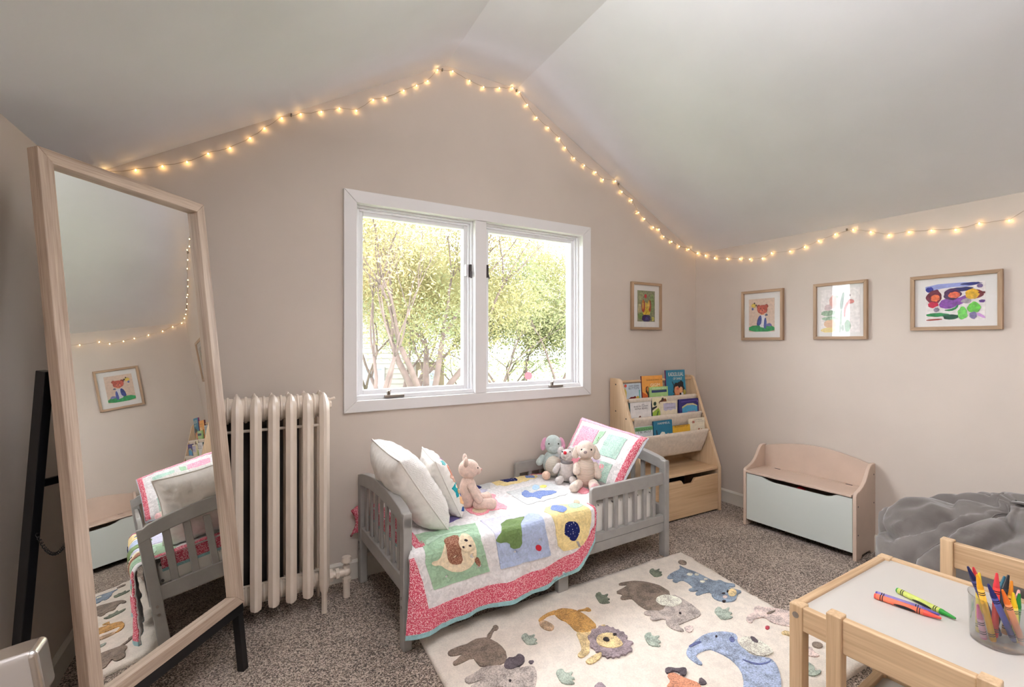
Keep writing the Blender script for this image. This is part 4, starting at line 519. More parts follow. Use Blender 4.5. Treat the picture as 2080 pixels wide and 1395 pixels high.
bb_ = bmesh.new(); f = bb_.faces.new([bb_.verts.new((p[0], p[1], RZ)) for p in edge]); bmesh.ops.triangulate(bb_, faces=[f])
for ax in (0, 1):
    for k in range(-40, 64):
        co = [0, 0, 0]; no = [0, 0, 0]; co[ax] = k * .026; no[ax] = 1; bmesh.ops.bisect_plane(bb_, geom=bb_.verts[:] + bb_.edges[:] + bb_.faces[:], plane_co=co, plane_no=no)
def rug_h(x, y): return RZ + 0.0028 * noise.noise(Vector((x * 9, y * 9, 0))) + 0.0018 * noise.noise(Vector((x * 38, y * 38, 3)))
be = [e for e in bb_.edges if len(e.link_faces) == 1]
for v in bb_.verts: v.co.z = rug_h(v.co.x, v.co.y)
for v in {v for e in be for v in e.verts}: v.co.z -= 0.005
r = bmesh.ops.extrude_edge_only(bb_, edges=be)
for v in r['geom']:
    if isinstance(v, bmesh.types.BMVert): v.co.z = 0.001
m = MB(); m.b.free(); m.b = bb_; m.build('pile', rugmat('ground'), RG, smooth=True)
cur = {}
mot = None
for motif, colr, lift, pts in RUG_PIECES:
    par = RG
    pts = chaikin([tuple(p) for p in pts], 1)
    if motif in ('donkey', 'lion', 'elephant', 'puppy', 'fox', 'rhino', 'dog', 'bug') and motif in cur: par = cur[motif]
    nm = 'grass_motif' if motif == 'leaf' else ('animal_motif' if par is RG else ('eye' if colr == 'dark' else 'patch'))
    o = patch(nm, pts, lambda x, y, hh, lf=lift: Vector((x, y, rug_h(x, y) + (0.0045 + 0.0022 * lf if hh else -0.002))), rugmat(colr), par, step=.03)
    if par is RG and motif != 'leaf': cur[motif] = o
# ---------------------------------------------------------------- toddler bed
M_GREY = mat('grey_painted_wood', (156, 153, 149), 0.38, var=0.03, vscale=20, bump=0.05, bscale=80)
BL = Vector((0.499, 1.83, 0)); BR_ = RAD(4.7); BWD = 0.615; BLEN = 1.5
def bedw(x, y, z): return BL + Matrix.Rotation(BR_, 3, 'Z') @ Vector((x, y, z))
BD = empty('toddler_bed', BL, BR_, 'grey slatted toddler bed standing under the window', 'bed')
for bx, sg in ((0.0, -1), (BLEN, 1)):
    for y in (0.0, BWD):
        m = MB(); m.box((bx, y, 0.265), (0.036, 0.044, 0.53)); m.build('bed_leg', M_GREY, BD, bevel=0.004)
    N = 16; top = []; low = []
    for i in range(N + 1):
        u = i / N; y = -0.022 + (BWD + 0.044) * u
        a = min(1, min(u, 1 - u) / 0.05); top.append((y, 0.528 + 0.048 * sin(pi * u) ** 0.8 - 0.012 * (1 - a) ** 2))
        low.append((y, 0.472 + 0.040 * sin(pi * u) ** 0.8))
    m = MB(); m.prism(top + low[::-1], bx - 0.019, bx + 0.019, 'yz'); m.build('top_rail', M_GREY, BD, bevel=0.004)
    m = MB(); m.b2((bx - 0.014, 0.0, 0.215), (bx + 0.014, BWD, 0.278)); m.build('bottom_rail', M_GREY, BD, bevel=0.004)
    for k in range(7):
        y = BWD * (k + 1) / 8; m = MB(); m.b2((bx - 0.006, y - 0.0145, 0.27), (bx + 0.006, y + 0.0145, 0.50)); m.build('slat', M_GREY, BD, bevel=0.003)
for y, ys in ((0.0, 1), (BWD, -1)):
    m = MB(); m.b2((0.018, y - 0.013, 0.14), (BLEN - 0.018, y + 0.013, 0.19)); m.b2((0.018, y - 0.015, 0.192), (BLEN - 0.018, y + 0.015, 0.232)); m.build('side_rail', M_GREY, BD, bevel=0.003)
    gx0 = 0.952 if y == 0 else 0.90
    arc = [(gx0 + 0.02 - 0.02 * cos(k * pi / 10), 0.445 + 0.02 * sin(k * pi / 10)) for k in range(6)]
    m = MB(); m.prism([(gx0, 0.235), (gx0, 0.44)] + arc + [(BLEN - 0.018, 0.465), (BLEN - 0.018, 0.398), (gx0 + 0.034, 0.398), (gx0 + 0.034, 0.235)], y - 0.011, y + 0.011); m.build('guard_rail', M_GREY, BD, bevel=0.005)
    n = 6
    for k in range(n):
        x = gx0 + 0.034 + (BLEN - 0.018 - gx0 - 0.034) * (k + 1) / (n + 1); m = MB(); m.b2((x - 0.011, y - 0.008, 0.225), (x + 0.011, y + 0.008, 0.405)); m.build('slat', M_GREY, BD, bevel=0.002)
    m = MB(); m.box((0.762, y - 0.012 * ys, 0.10), (0.06, 0.03, 0.20)); m.build('bed_leg', M_GREY, BD, bevel=0.004)
for y in (0.0, BWD):
    for z in (0.20, 0.165):
        m = MB(); m.cyl((-0.0205, y, z), (-0.0175, y, z), 0.006); m.build('bolt', M_NICKEL, BD)
def sheet_mat():
    t = NT('printed_crib_sheet'); v = t.n('ShaderNodeTexVoronoi', Scale=32.0); v.inputs['Randomness'].default_value = .35; t.l(t.coord(), v.inputs['Vector'])
    nz = t.n('ShaderNodeTexNoise', Scale=120.0); t.l(t.coord(), nz.inputs['Vector'])
    t.l(t.ramp(v.outputs['Distance'], [(.20, lin((120, 114, 112))), (.27, lin((238, 233, 226)))]), t.b.inputs['Base Color']); t.b.inputs['Roughness'].default_value = .85; t.bump(nz.outputs['Fac'], .2, .004); return t.m
m = MB(); m.b2((0.026, 0.02, 0.195), (1.474, 0.595, 0.366))
tag(m.build('mattress', sheet_mat(), None, bevel=0.035, seg=5), 'small mattress in a white sheet printed with grey dots inside the slatted bed', 'mattress')
o = bpy.data.objects['mattress']; o.location = BL; o.rotation_euler.z = BR_
# ---------------------------------------------------------------- quilt
QC = dict(green=(158, 188, 158), mint=(178, 205, 182), cream=(232, 214, 184), brown=(140, 82, 66), lavender=(206, 204, 226), skyblue=(172, 184, 212), leafgreen=(108, 132, 80), redbtn=(196, 24, 48), yellow=(236, 214, 154), navydot=(34, 42, 100), bluef=(122, 140, 190), peach=(228, 186, 160), grey=(150, 142, 138), pink=(232, 140, 152), dove=(206, 208, 208), lemon=(244, 224, 120), iceblue=(176, 206, 230), purple=(98, 84, 140), teal=(150, 190, 194), white=(228, 224, 224), ink=(50, 44, 50))
QM = {k: cloth('quilt_' + k, c, .06, .5, 60) for k, c in QC.items()}
QM['redbtn'] = mat('red_button', QC['redbtn'], .5); QM['navydot'] = specks('quilt_navy_dots', (28, 36, 96), (235, 235, 240), 95, .16, bump=.3); QM['bluef'] = specks('quilt_blue_print', (118, 138, 192), (190, 200, 226), 190, .22, bump=.4)
QM['red'] = specks('quilt_red_calico', (204, 84, 104), (244, 206, 210), 230, .36, bump=.5); QM['brown'] = specks('quilt_brown_print', (136, 88, 70), (186, 146, 120), 250, .36, bump=.4); QM['pink'] = specks('quilt_pink_print', (236, 146, 160), (248, 206, 212), 260, .34, bump=.5)
TR_, TT0, ZT = 0.034, 0.665, 0.386
def qpos(s, t):
    y0 = 0.64 - TT0; d = t - TT0
    crink = 0.0050 * noise.noise(Vector((s * 22, t * 22, 1))) + 0.0024 * noise.noise(Vector((s * 48, t * 40, 5)))
    puff = 0.004 * (abs(sin(s * 11.3)) * abs(sin((t + .02) * 11.3))) ** .5
    soft = 0.010 * noise.noise(Vector((s * 4, t * 4, 9)))
    if d < 0:
        return Vector((s, 0.64 - t, ZT + crink + puff + soft - (0.02 * max(0, (0.09 - t)) / 0.09)))
    a = min(d / TR_, pi / 2)
    rr = TR_ + crink + puff
    p = Vector((s, y0 - rr * sin(a), ZT + soft * (1 - a / 1.571) - TR_ + rr * cos(a)))
    e = d - TR_ * pi / 2
    if e > 0:
        fold = 0.012 * sin(s * 15 + .8) * (e / .27) + 0.008 * sin(s * 33) * (e / .27)
        p.z = ZT - TR_ - e + 0.002; p.y = y0 - rr - fold - .012 * e / .27; p.x = s - 0.06 * (e / .27) ** 1.5 * max(0, 0.10 - s) * 4
    return p
def qlift(s, t, h):
    p = qpos(s, t); e = .004; n = (qpos(s + e, t) - qpos(s - e, t)).cross(qpos(s, t - e) - qpos(s, t + e))
    n.normalize()
    if n.z < -.2 or n.y > .5: n = -n
    return p + n * h
def interp(tab, x):
    if x <= tab[0][0]: return tab[0][1]
    for (a, b_), (c, d) in zip(tab, tab[1:]):
        if x <= c: return b_ + (d - b_) * (x - a) / (c - a)
    return tab[-1][1]
HEM = [(-.03, .985), (0, .985), (.14, .99), (.27, .982), (.46, .982), (.62, .98), (.70, .970), (.79, .948), (.84, .92), (.884, .883), (.92, .835), (.935, .78), (.943, .70), (.950, .64), (.97, .615), (1.0, .61), (1.3, .60)]
def hem(s): return interp(HEM, s)
QL = empty('patchwork_quilt', (BL.x, BL.y, 0), BR_, 'patchwork animal quilt with pink calico border draped over the grey bed', 'quilt')
SA, SB = -0.006, 1.285
def qgrid(u, v):
    s = .03 + (SB - .03) * u; t = .035 + (hem(s) - .035) * v
    s2 = s + (SA - .03) * max(0, min(1, (t - .63) / .06)) * (1 - u) ** 3
    return qpos(s2, t)
m = MB(); m.grid(qgrid, 250, 190); q_ = m.build('quilt_top', QM['white'], QL, smooth=True, fix=False, solid=0.007)
def qbase(lift): return lambda s, t, h: qlift(s, t, (0.0030 + 0.0020 * lift) if h else -0.003)
for c, lift, pts in QUILT_PIECES:
    pts = [(p[0], min(max(p[1], .05), hem(p[0]) - .02)) for p in pts]
    if c in ('green', 'skyblue', 'yellow', 'dove', 'lavender') and lift == 0: nm = 'patch'
    else: nm = 'applique'
    if c not in ('green', 'skyblue', 'dove', 'lavender', 'grey'): pts = chaikin(pts, 1)
    patch(nm, pts, qbase(lift), QM[c], QL, step=.011)
ss = [SA + (0.944 - SA) * i / 40 for i in range(41)]
patch('calico_border', [(s, hem(s) - .013) for s in ss] + [(s, hem(s) - (.088 if s < .75 else max(.05, .088 - (s - .75) * .1))) for s in ss[::-1] if s > .06] + [(.045, .80), (.012, .70), (SA, .70)], qbase(0), QM['red'], QL, step=.011)
patch('binding', [(s, hem(s) + .004) for s in ss] + [(s, hem(s) - .013) for s in ss[::-1]], lambda s, t, h: qlift(s, t, .004 if h else -.008), QM['teal'], QL, step=.03)
patch('calico_border', rect(1.19, .05, 1.272, .595), qbase(0), QM['red'], QL, step=.011)
patch('calico_border', rect(.95, .045, 1.18, .085), qbase(0), QM['red'], QL, step=.011)
patch('calico_border', rect(.032, .05, .075, .66), qbase(0), QM['red'], QL, step=.011)
patch('binding', rect(1.272, .045, 1.287, .60), lambda s, t, h: qlift(s, t, .004 if h else -.006), QM['teal'], QL, step=.03)
def qside(y, z, h): return Vector((0.027 - (.004 if h else 0) - .004 * noise.noise(Vector((y * 14, z * 14, 0))), y, z))
patch('side_drape', rect(.04, .335, .575, .383), qside, QM['red'], QL, step=.03)
patch('binding', rect(.04, .322, .575, .335), qside, QM['teal'], QL, step=.03)
m = MB(); m.grid(lambda u, v: Vector((-0.055 + .03 * sin(v * 3) + 0.05 * u, 0.644 + .006 * sin(u * 6 + v * 4), 0.225 + .13 * v + .02 * u)), 8, 8); m.build('quilt_corner', QM['red'], QL, smooth=True, fix=False, solid=0.01)
# ---------------------------------------------------------------- pillows
def pillow(name, c, thick, m_, label, cat, pinch=.10, wr=.007, back=None, sharp=.5):
    """c: bottom near, top near, top far, bottom far in bed space; u runs far to near, v from the top down"""
    bn, tn, tf, bf = [Vector(p) for p in c]; base = (bn + bf) / 2; n = ((bn - tn).cross(tf - tn)).normalized()
    if n.x * (1 if name != 'quilted_pillow' else -1) < 0: n = -n
    P_ = empty(name, bedw(base.x, base.y, base.z), BR_, label, cat)
    def f(u, v, side, lift=0.0):
        a = 2 * u - 1; b_ = 2 * v - 1
        uu = .5 + .5 * a * (1 - pinch * (1 - b_ * b_)); vv = .5 + .5 * b_ * (1 - pinch * (1 - a * a))
        p = (tf * (1 - uu) + tn * uu) * (1 - vv) + (bf * (1 - uu) + bn * uu) * vv
        pr = (max(0, 1 - a ** 4) * max(0, 1 - b_ ** 4)) ** sharp
        w = wr * (noise.noise(p * 16) + .6 * noise.noise(p * 38)) * (1.0 if pr > .02 else 0)
        ed = max(abs(a), abs(b_)); w += wr * 1.1 * sin(36 * (a if abs(b_) > abs(a) else b_) + side) * max(0, ed - .55) * min(1, (1 - ed) * 8)
        return p + n * side * (thick / 2 * pr + w + lift) - base
    for sd in (1, -1):
        m = MB(); m.grid(lambda u, v: f(u, v, sd), 44, 44); m.build('pillow_front' if sd > 0 else 'pillow_back', m_ if sd > 0 or back is None else back, P_, smooth=True, fix=False)
    pts = [f(k / 20, 0, 1) for k in range(20)] + [f(1, k / 20, 1) for k in range(20)] + [f(1 - k / 20, 1, 1) for k in range(20)] + [f(0, 1 - k / 20, 1) for k in range(20)]
    m = MB(); m.tube(pts, 0.0035, 6, closed=True); m.build('piping', m_ if back is None else back, P_, smooth=True)
    return P_, f
def matelasse():
    t = NT('white_matelasse'); v = t.n('ShaderNodeTexVoronoi', Scale=150.0); v.inputs['Randomness'].default_value = .3; t.l(t.coord(), v.inputs['Vector']); t.b.inputs['Base Color'].default_value = lin((236, 232, 228)); t.b.inputs['Roughness'].default_value = .9; t.b.inputs['Specular IOR Level'].default_value = .15; t.bump(v.outputs['Distance'], .8, .004); return t.m
M_WHITE = cloth('white_cotton', (236, 231, 225), .015, .25, 30)
pillow('white_pillow', [(.212, .062, .392), (-.002, .062, .715), (.0, .455, .735), (.212, .455, .392)], .178, matelasse(), 'large white textured pillow leaning against the slatted footboard', 'pillow', back=M_WHITE)
fp, ff = pillow('embroidered_cushion', [(.326, .165, .392), (.196, .165, .663), (.232, .41, .678), (.360, .41, .392)], .10, M_WHITE, 'smaller white cushion with coloured floral embroidery beside the pink bear', 'cushion')
FC = [((222, 150, 130), blob(.52, .30, .15, .10, 1)), ((120, 196, 200), blob(.62, .12, .14, .05, 2)), ((216, 170, 150), blob(.74, .42, .10, .08, 3)), ((38, 160, 170), [(.86, .50), (.97, .52), (.93, .62), (.84, .60)]), ((28, 146, 160), [(.78, .60), (.9, .63), (.95, .70), (.86, .72)]), ((240, 190, 140), blob(.84, .80, .09, .06, 4)), ((226, 190, 130), blob(.64, .66, .10, .07, 5)), ((50, 90, 150), blob(.9, .92, .06, .03, 6)), ((90, 190, 180), blob(.56, .50, .06, .07, 7)), ((60, 100, 170), blob(.46, .84, .08, .06, 8)), ((190, 150, 190), blob(.3, .08, .07, .03, 9)), ((226, 120, 110), blob(.36, .55, .10, .09, 10)), ((70, 170, 170), blob(.26, .3, .07, .06, 11)), ((240, 200, 150), blob(.2, .75, .08, .06, 12))]
for rgb, p in FC: patch('embroidery', p, lambda u, v, h: ff(min(.99, 1 - (1 - u) * .5), min(.985, v), 1, (.0035 if h else -.002)), specks('thread_%d_%d_%d' % rgb, rgb, tuple(min(255, c + 40) for c in rgb), 260, .2), fp, step=.035)
qp, qf = pillow('quilted_pillow', [(1.185, .03, .398), (1.405, .03, .655), (1.335, .50, .712), (1.13, .50, .398)], .10, QM['white'], 'patchwork quilted pillow with red calico edge propped against the headboard', 'pillow', pinch=.03, wr=.005, back=cloth('pale_blue_cotton', (206, 214, 228), .03, .2, 30), sharp=.4)
QM['sage_print'] = specks('pillow_green_print', (184, 208, 194), (150, 184, 172), 230, .42, bump=.5); QM['lilac_print'] = specks('pillow_lilac_print', (178, 160, 186), (212, 198, 212), 230, .4, bump=.5); QM['pink_calico'] = specks('pillow_pink_print', (236, 150, 172), (250, 214, 222), 260, .38, bump=.5)
for k, p in (('red', [(.93, 0.01), (.992, .0), (.992, .99), (.93, .99)]), ('pink_calico', [(.01, .01), (.93, .01), (.93, .06), (.01, .07)]), ('pink_calico', rect(.01, .07, .05, .98)), ('pink_calico', rect(.12, .16, .40, .62)), ('sage_print', rect(.56, .16, .82, .56)), ('lilac_print', [(.50, .66), (.64, .66), (.64, .97), (.50, .97)]), ('sage_print', rect(.64, .66, .82, .97)), ('pink', blob(.66, .80, .07, .10, 3)), ('green', [(.42, .18), (.50, .13), (.47, .40), (.41, .46)]), ('leafgreen', [(.43, .30), (.47, .22), (.465, .36), (.43, .40)]), ('pink', rect(.12, .72, .42, .95))):
    patch('applique', p, lambda u, v, h: qf(u, v, 1, .0030 if h else -.002), QM[k], qp, step=.03)
# ---------------------------------------------------------------- plush toys: local x is the way they face
def fur(name, rgb, sc_=240, st=.8):
    return mat(name, rgb, 0.95, var=.05, vscale=60, bump=st, bscale=sc_, bdist=.004, spec=.1, sheen=.3)
def knit(name, rgb):
    t = NT(name); w = t.n('ShaderNodeTexWave', Scale=38.0, Distortion=1.2); w.bands_direction = 'Z'; w.inputs['Detail'].default_value = 1; t.l(t.coord(), w.inputs['Vector']); t.l(t.ramp(w.outputs['Fac'], [(0, lin([c * .93 for c in rgb])), (1, lin(rgb))]), t.b.inputs['Base Color']); t.b.inputs['Roughness'].default_value = .95; t.b.inputs['Specular IOR Level'].default_value = .1; t.bump(w.outputs['Fac'], .6, .004); return t.m
def limb(p, q, r0, r1, n=15):
    p = Vector(p); q = Vector(q); L = (q - p).length; pts = []; rr = []
    for i in range(n):
        u = (1 - cos(pi * i / (n - 1))) / 2; pts.append(p.lerp(q, u)); r_ = r0 + (r1 - r0) * u
        e = min(1, min(u * L / r0, (1 - u) * L / r1)); rr.append(max(.001, r_ * math.sqrt(max(0, 1 - (1 - e) ** 2))))
    return pts, rr
def plush(name, loc, rz, label, parts):
    P_ = empty(name, loc, rz, label, 'plush toy')
    for pn, mt, shp in parts:
        m = MB()
        for s_ in shp:
            if s_[0] == 'e': m.ell(s_[1], s_[2], Matrix.Rotation(RAD(s_[4]), 3, s_[3]) if len(s_) > 3 else None, 20)
            else: pts, rr = limb(*s_[1:]); m.tube(pts, rr, 14)
        m.build(pn, mt, P_, smooth=True, fix=True)
    return P_
PK = fur('rose_plush', (224, 198, 184)); BK = mat('black_bead', (18, 16, 16), .2)
plush('plush_bear', bedw(.412, .275, .391), RAD(-18), 'pink plush bear sitting beside the embroidered cushion', [
 ('body', PK, [('e', (0, 0, .075), (.043, .046, .082))]), ('head', PK, [('e', (.004, 0, .186), (.050, .046, .046)), ('e', (.044, 0, .176), (.022, .024, .020))]),
 ('ear', PK, [('e', (-.012, .034, .226), (.012, .021, .026), 'X', -25)]), ('ear', PK, [('e', (-.012, -.034, .226), (.012, .021, .026), 'X', 25)]),
 ('nose', mat('rose_nose', (190, 140, 130), .7), [('e', (.065, 0, .180), (.005, .009, .006))]), ('eye', BK, [('e', (.046, -.022, .194), (.004, .004, .004))]), ('eye', BK, [('e', (.046, .022, .194), (.004, .004, .004))]),
 ('arm', PK, [('l', (.0, -.040, .125), (.060, -.052, .032), .017, .021)]), ('arm', PK, [('l', (.0, .040, .125), (.060, .052, .032), .017, .021)]),
 ('leg', PK, [('l', (.02, -.034, .024), (.135, -.046, .024), .022, .029)]), ('leg', PK, [('l', (.02, .034, .024), (.125, .060, .024), .022, .029)])])
TL = fur('sage_plush', (184, 196, 192)); CR = knit('cream_knit', (232, 224, 210)); PI = fur('pink_plush', (216, 160, 186)); PE = fur('peach_plush', (236, 200, 178)); HP = fur('hot_pink_plush', (214, 110, 160))
plush('plush_elephant', bedw(1.085, .475, .391), RAD(-118), 'sage green plush with pink ears and cream belly by the wall', [
 ('body', TL, [('e', (0, 0, .080), (.052, .062, .078))]), ('belly', CR, [('e', (.016, 0, .072), (.050, .052, .066))]), ('head', TL, [('e', (.002, 0, .190), (.046, .050, .055)), ('e', (.034, 0, .168), (.022, .03, .024))]),
 ('ear', PI, [('e', (-.004, -.054, .190), (.012, .018, .040), 'X', -14)]), ('ear', PI, [('e', (-.004, .054, .190), (.012, .018, .040), 'X', 14)]),
 ('eye', BK, [('e', (.040, -.028, .200), (.0045, .0045, .0045))]), ('eye', BK, [('e', (.040, .028, .200), (.0045, .0045, .0045))]),
 ('arm', TL, [('l', (.0, -.055, .125), (.016, -.094, .068), .016, .022)]), ('arm', TL, [('l', (.0, .055, .125), (.016, .094, .068), .016, .022)]),
 ('foot', PE, [('e', (.072, -.046, .024), (.026, .025, .025))]), ('foot', TL, [('e', (.072, .046, .024), (.026, .025, .025)), ]), ('sole', HP, [('e', (.092, .046, .016), (.010, .020, .015))])])
GR = fur('pale_grey_plush', (212, 204, 200)); RN = mat('red_nose', (206, 30, 48), .6)
plush('plush_mouse', bedw(1.085, .345, .391), RAD(-125), 'small pale grey plush with a red nose between the green plush and the cream puppy', [
 ('body', GR, [('e', (0, 0, .065), (.042, .048, .066))]), ('head', GR, [('e', (.0, 0, .150), (.036, .036, .034)), ('e', (.028, -.006, .162), (.022, .020, .018))]),
 ('nose', RN, [('e', (.046, -.010, .174), (.010, .010, .010))]), ('eye', BK, [('e', (.026, .018, .176), (.004, .004, .004))]), ('eye', BK, [('e', (.022, -.026, .174), (.004, .004, .004))]),
 ('ear', GR, [('e', (-.012, .036, .172), (.010, .018, .024), 'X', 20)]), ('ear', GR, [('e', (-.012, -.036, .172), (.010, .018, .024), 'X', -20)]),
 ('arm', GR, [('l', (.01, -.040, .105), (.03, -.074, .052), .014, .019)]), ('arm', GR, [('l', (.01, .040, .105), (.03, .066, .056), .014, .019)]),
 ('scarf', mat('grey_scarf', (120, 116, 118), .9), [('e', (.004, 0, .112), (.034, .036, .010))]), ('leg', GR, [('l', (.02, -.03, .022), (.09, -.05, .022), .020, .024)]), ('leg', GR, [('l', (.02, .03, .022), (.09, .04, .022), .020, .024)])])
CP = fur('cream_plush', (226, 208, 194)); CPK = knit('ribbed_cream_plush', (228, 208, 192))
plush('plush_puppy', bedw(1.112, .215, .391), RAD(-112), 'cream plush puppy with a long drooping ear in front of the quilted pillow', [
 ('body', CPK, [('e', (0, 0, .083), (.050, .054, .088))]), ('head', CP, [('e', (.004, 0, .205), (.052, .052, .050)), ('e', (.040, -.014, .196), (.030, .030, .028))]),
 ('nose', mat('grey_nose', (150, 134, 132), .8), [('e', (.070, -.020, .206), (.006, .010, .008))]), ('eye', BK, [('e', (.050, .018, .214), (.005, .005, .006))]), ('eye', BK, [('e', (.046, -.034, .214), (.005, .005, .006))]),
 ('ear', CP, [('l', (-.004, .044, .228), (.012, .064, .150), .014, .026)]), ('ear', CP, [('l', (-.006, -.044, .228), (-.012, -.060, .155), .012, .024)]),
 ('arm', CP, [('l', (.0, .048, .135), (.034, .066, .045), .017, .024)]), ('arm', CP, [('l', (.0, -.048, .135), (.040, -.062, .075), .017, .022)]),
 ('leg', CP, [('l', (.02, .034, .026), (.135, .016, .028), .026, .033)]), ('leg', CP, [('l', (.01, -.034, .024), (.110, -.100, .024), .024, .027)]), ('sole', fur('rose_sole', (222, 176, 176)), [('e', (.128, .016, .034), (.016, .022, .022))])])
# ---------------------------------------------------------------- book rack
M_PINEZ = wood('pale_wood_z', (196, 164, 128), (224, 196, 162), 'z', .42, 10, 40); M_PINEX = wood('pale_wood_x', (190, 152, 112), (218, 186, 148), 'x', .42, 10, 40)
M_CANVAS = cloth('canvas_sling', (214, 200, 184), .03, .2, 40)
SH = empty('book_rack', (2.13, 2.585, 0), RAD(1.5), 'pale wooden book rack with canvas slings and a drawer in the corner', 'bookcase')
prof = [(0, 0), (0, .94), (-.07, .94), (-.085, .937), (-.098, .925), (-.322, .318), (-.326, .305), (-.326, 0)]
for x in (0.0, .715):
    m = MB(); m.prism(prof, x, x + .025, 'yz'); m.build('side_panel', M_PINEZ, SH, bevel=.003)
RODS = [(-.078, .917), (-.135, .795), (-.184, .674), (-.240, .556)]
for y, z in RODS:
    m = MB(); m.cyl((.024, y, z), (.716, y, z), .0095); m.build('dowel', M_PINEX, SH, smooth=False)
def sling(k):
    y, z = RODS[k]; yp, zp = RODS[k - 1]
    sec = [(y - .011, z - .004), (y - .008, z + .009), (y + .006, z + .011)] if False else [(y + .010, z + .004), (y + .002, z + .0115), (y - .009, z + .008), (y - .0115, z - .003)]
    ybt, zbt = y + .052, z - .150
    for i in range(1, 9): u = i / 8; sec.append((y - .0115 + (ybt - .012 - y + .0115) * u - .006 * sin(pi * u), z - .003 + (zbt - z + .003) * u))
    sec += [(ybt, zbt - .008), (ybt + .016, zbt - .006), (ybt + .026, zbt + .01)]
    for i in range(1, 7): u = i / 6; sec.append((ybt + .026 + (yp + .014 - ybt - .026) * u, zbt + .01 + (zp - .012 - zbt - .01) * u))
    n = len(sec) - 1
    def f(u, v):
        i = min(n - 1, int(v * n)); w = v * n - i; a = sec[i]; c = sec[i + 1]
        sag = .004 * sin(pi * u) * sin(pi * min(1, v * 1.6)) + .002 * noise.noise(Vector((u * 9, v * 14, k)))
        inset = .012 + .012 * min(1, max(0, (v - .15) * 4))
        return Vector((.028 + inset + (.684 - 2 * inset) * u, a[0] + (c[0] - a[0]) * w - sag, a[1] + (c[1] - a[1]) * w))
    m = MB(); m.grid(f, 30, n * 2); m.build('canvas_sling', M_CANVAS, SH, smooth=True, fix=False, solid=.0015)
for k in (1, 2, 3): sling(k)
m = MB(); m.b2((.025, -.318, .292), (.715, -.012, .31)); m.build('ledge', M_PINEX, SH, bevel=.002)
m = MB(); m.b2((.025, -.014, .30), (.715, -.004, .45)); m.build('back_board', M_PINEX, SH)
m = MB(); m.b2((.025, -.30, .0), (.715, -.02, .012)); m.b2((.025, -.02, .012), (.715, -.01, .292)); m.build('carcass', M_DARK, SH)
zt = .262; m = MB(); m.prism([(.030, .014), (.710, .014), (.710, zt), (.475, zt), (.452, zt - .03), (.365, zt - .03), (.342, zt), (.030, zt)], -.322, -.304); m.build('drawer_front', M_PINEX, SH, bevel=.002)
for x in (-.0006, .7405):
    for y, z in ((-.06, .72), (-.04, .45), (-.16, .68), (-.06, .90), (-.2, .5)):
        m = MB(); m.cyl((x - .001, y, z), (x + .0012, y, z), .005, n=10); m.build('screw_cap', M_DARK, SH)
# ---------------------------------------------------------------- books: x runs along the cover, z up it
M_PAGE = mat('book_pages', (232, 226, 212), .8)
BM = lambda rgb: mat('print_%d_%d_%d' % rgb, rgb, .45, var=.04, vscale=30)
def book(k, x0, x1, ztop, cover, label, shapes=(), words=(), spine=None, th=.012, dy=0.0, roll=0.0):
    y, z = RODS[k]; zb = z - .050; H0 = (ztop - z + .118); w = x1 - x0; a = RAD(4.0)
    p = Matrix.Rotation(RAD(1.5), 3, 'Z') @ Vector(((x0 + x1) / 2, y + .0145 + max(0, min(.014, dy)), zb)); hgt = (ztop - zb) / cos(a)
    vz = lambda v: max(.0005, .062 + (v - .28) / .72 * (hgt - .062))
    B = empty('picture_book', Vector((2.13, 2.585, 0)) + p, 0, label, 'book', 'picture books in the rack')
    B.rotation_euler = (Matrix.Rotation(RAD(1.5), 4, 'Z') @ Matrix.Rotation(-a, 4, 'X') @ Matrix.Rotation(roll, 4, 'Y')).to_euler()
    m = MB(); m.b2((-w / 2, 0, 0), (w / 2, .002, hgt)); fc = m.build('front_cover', BM(cover), B, bevel=.0006)
    th = min(th, .011)
    m = MB(); m.b2((-w / 2, th - .002, 0), (w / 2, th, hgt)); m.build('back_cover', BM(spine or cover), B)
    m = MB(); m.b2((-w / 2 - .0008, .0002, 0), (-w / 2 + .002, th, hgt)); m.build('spine', BM(spine or cover), B)
    m = MB(); m.b2((-w / 2 + .002, .002, .002), (w / 2 - .003, th - .002, hgt - .003)); m.build('pages', M_PAGE, B)
    for i, (rgb, pts) in enumerate(shapes):
        patch('illustration', [(max(-.5, min(.5, u)), max(0, min(1, v))) for u, v in pts], lambda u, v, h, i=i: Vector((u * w, -.0002 - .00012 * i - .0003 * h, max(.0005, v * H0 - .068))), BM(rgb), fc)
    for wd, u, v, ww, sz, rgb in words:
        text('lettering', wd, lambda px, py: Vector((u * w + px, -.0032, vz(v) + py)), sz, BM(rgb), fc, width=ww * w)
SK = (206, 140, 100); BKH = (28, 20, 22)
book(1, .036, .192, .905, (196, 208, 218), 'pale blue book with a red beetle cover at the left of the top sling', [((196, 176, 90), [(-.5, .45), (-.40, .45), (-.36, .75), (-.44, .9), (-.5, .8)]), ((120, 24, 30), blob(.02, .42, .32, .20, 3)), ((70, 16, 22), blob(-.10, .40, .12, .13, 4)), ((206, 170, 70), blob(.26, .5, .14, .12, 5)), ((170, 50, 40), blob(.12, .44, .1, .1, 6)), ((90, 180, 170), [(.36, .5), (.42, .5), (.42, .8), (.36, .8)]), ((200, 80, 60), blob(-.42, .94, .08, .05, 7))], [('SWEET BABBA', .06, .84, .62, .014, (70, 70, 90)), ('BUTTON', .05, .71, .6, .02, (60, 80, 110))], dy=.010)
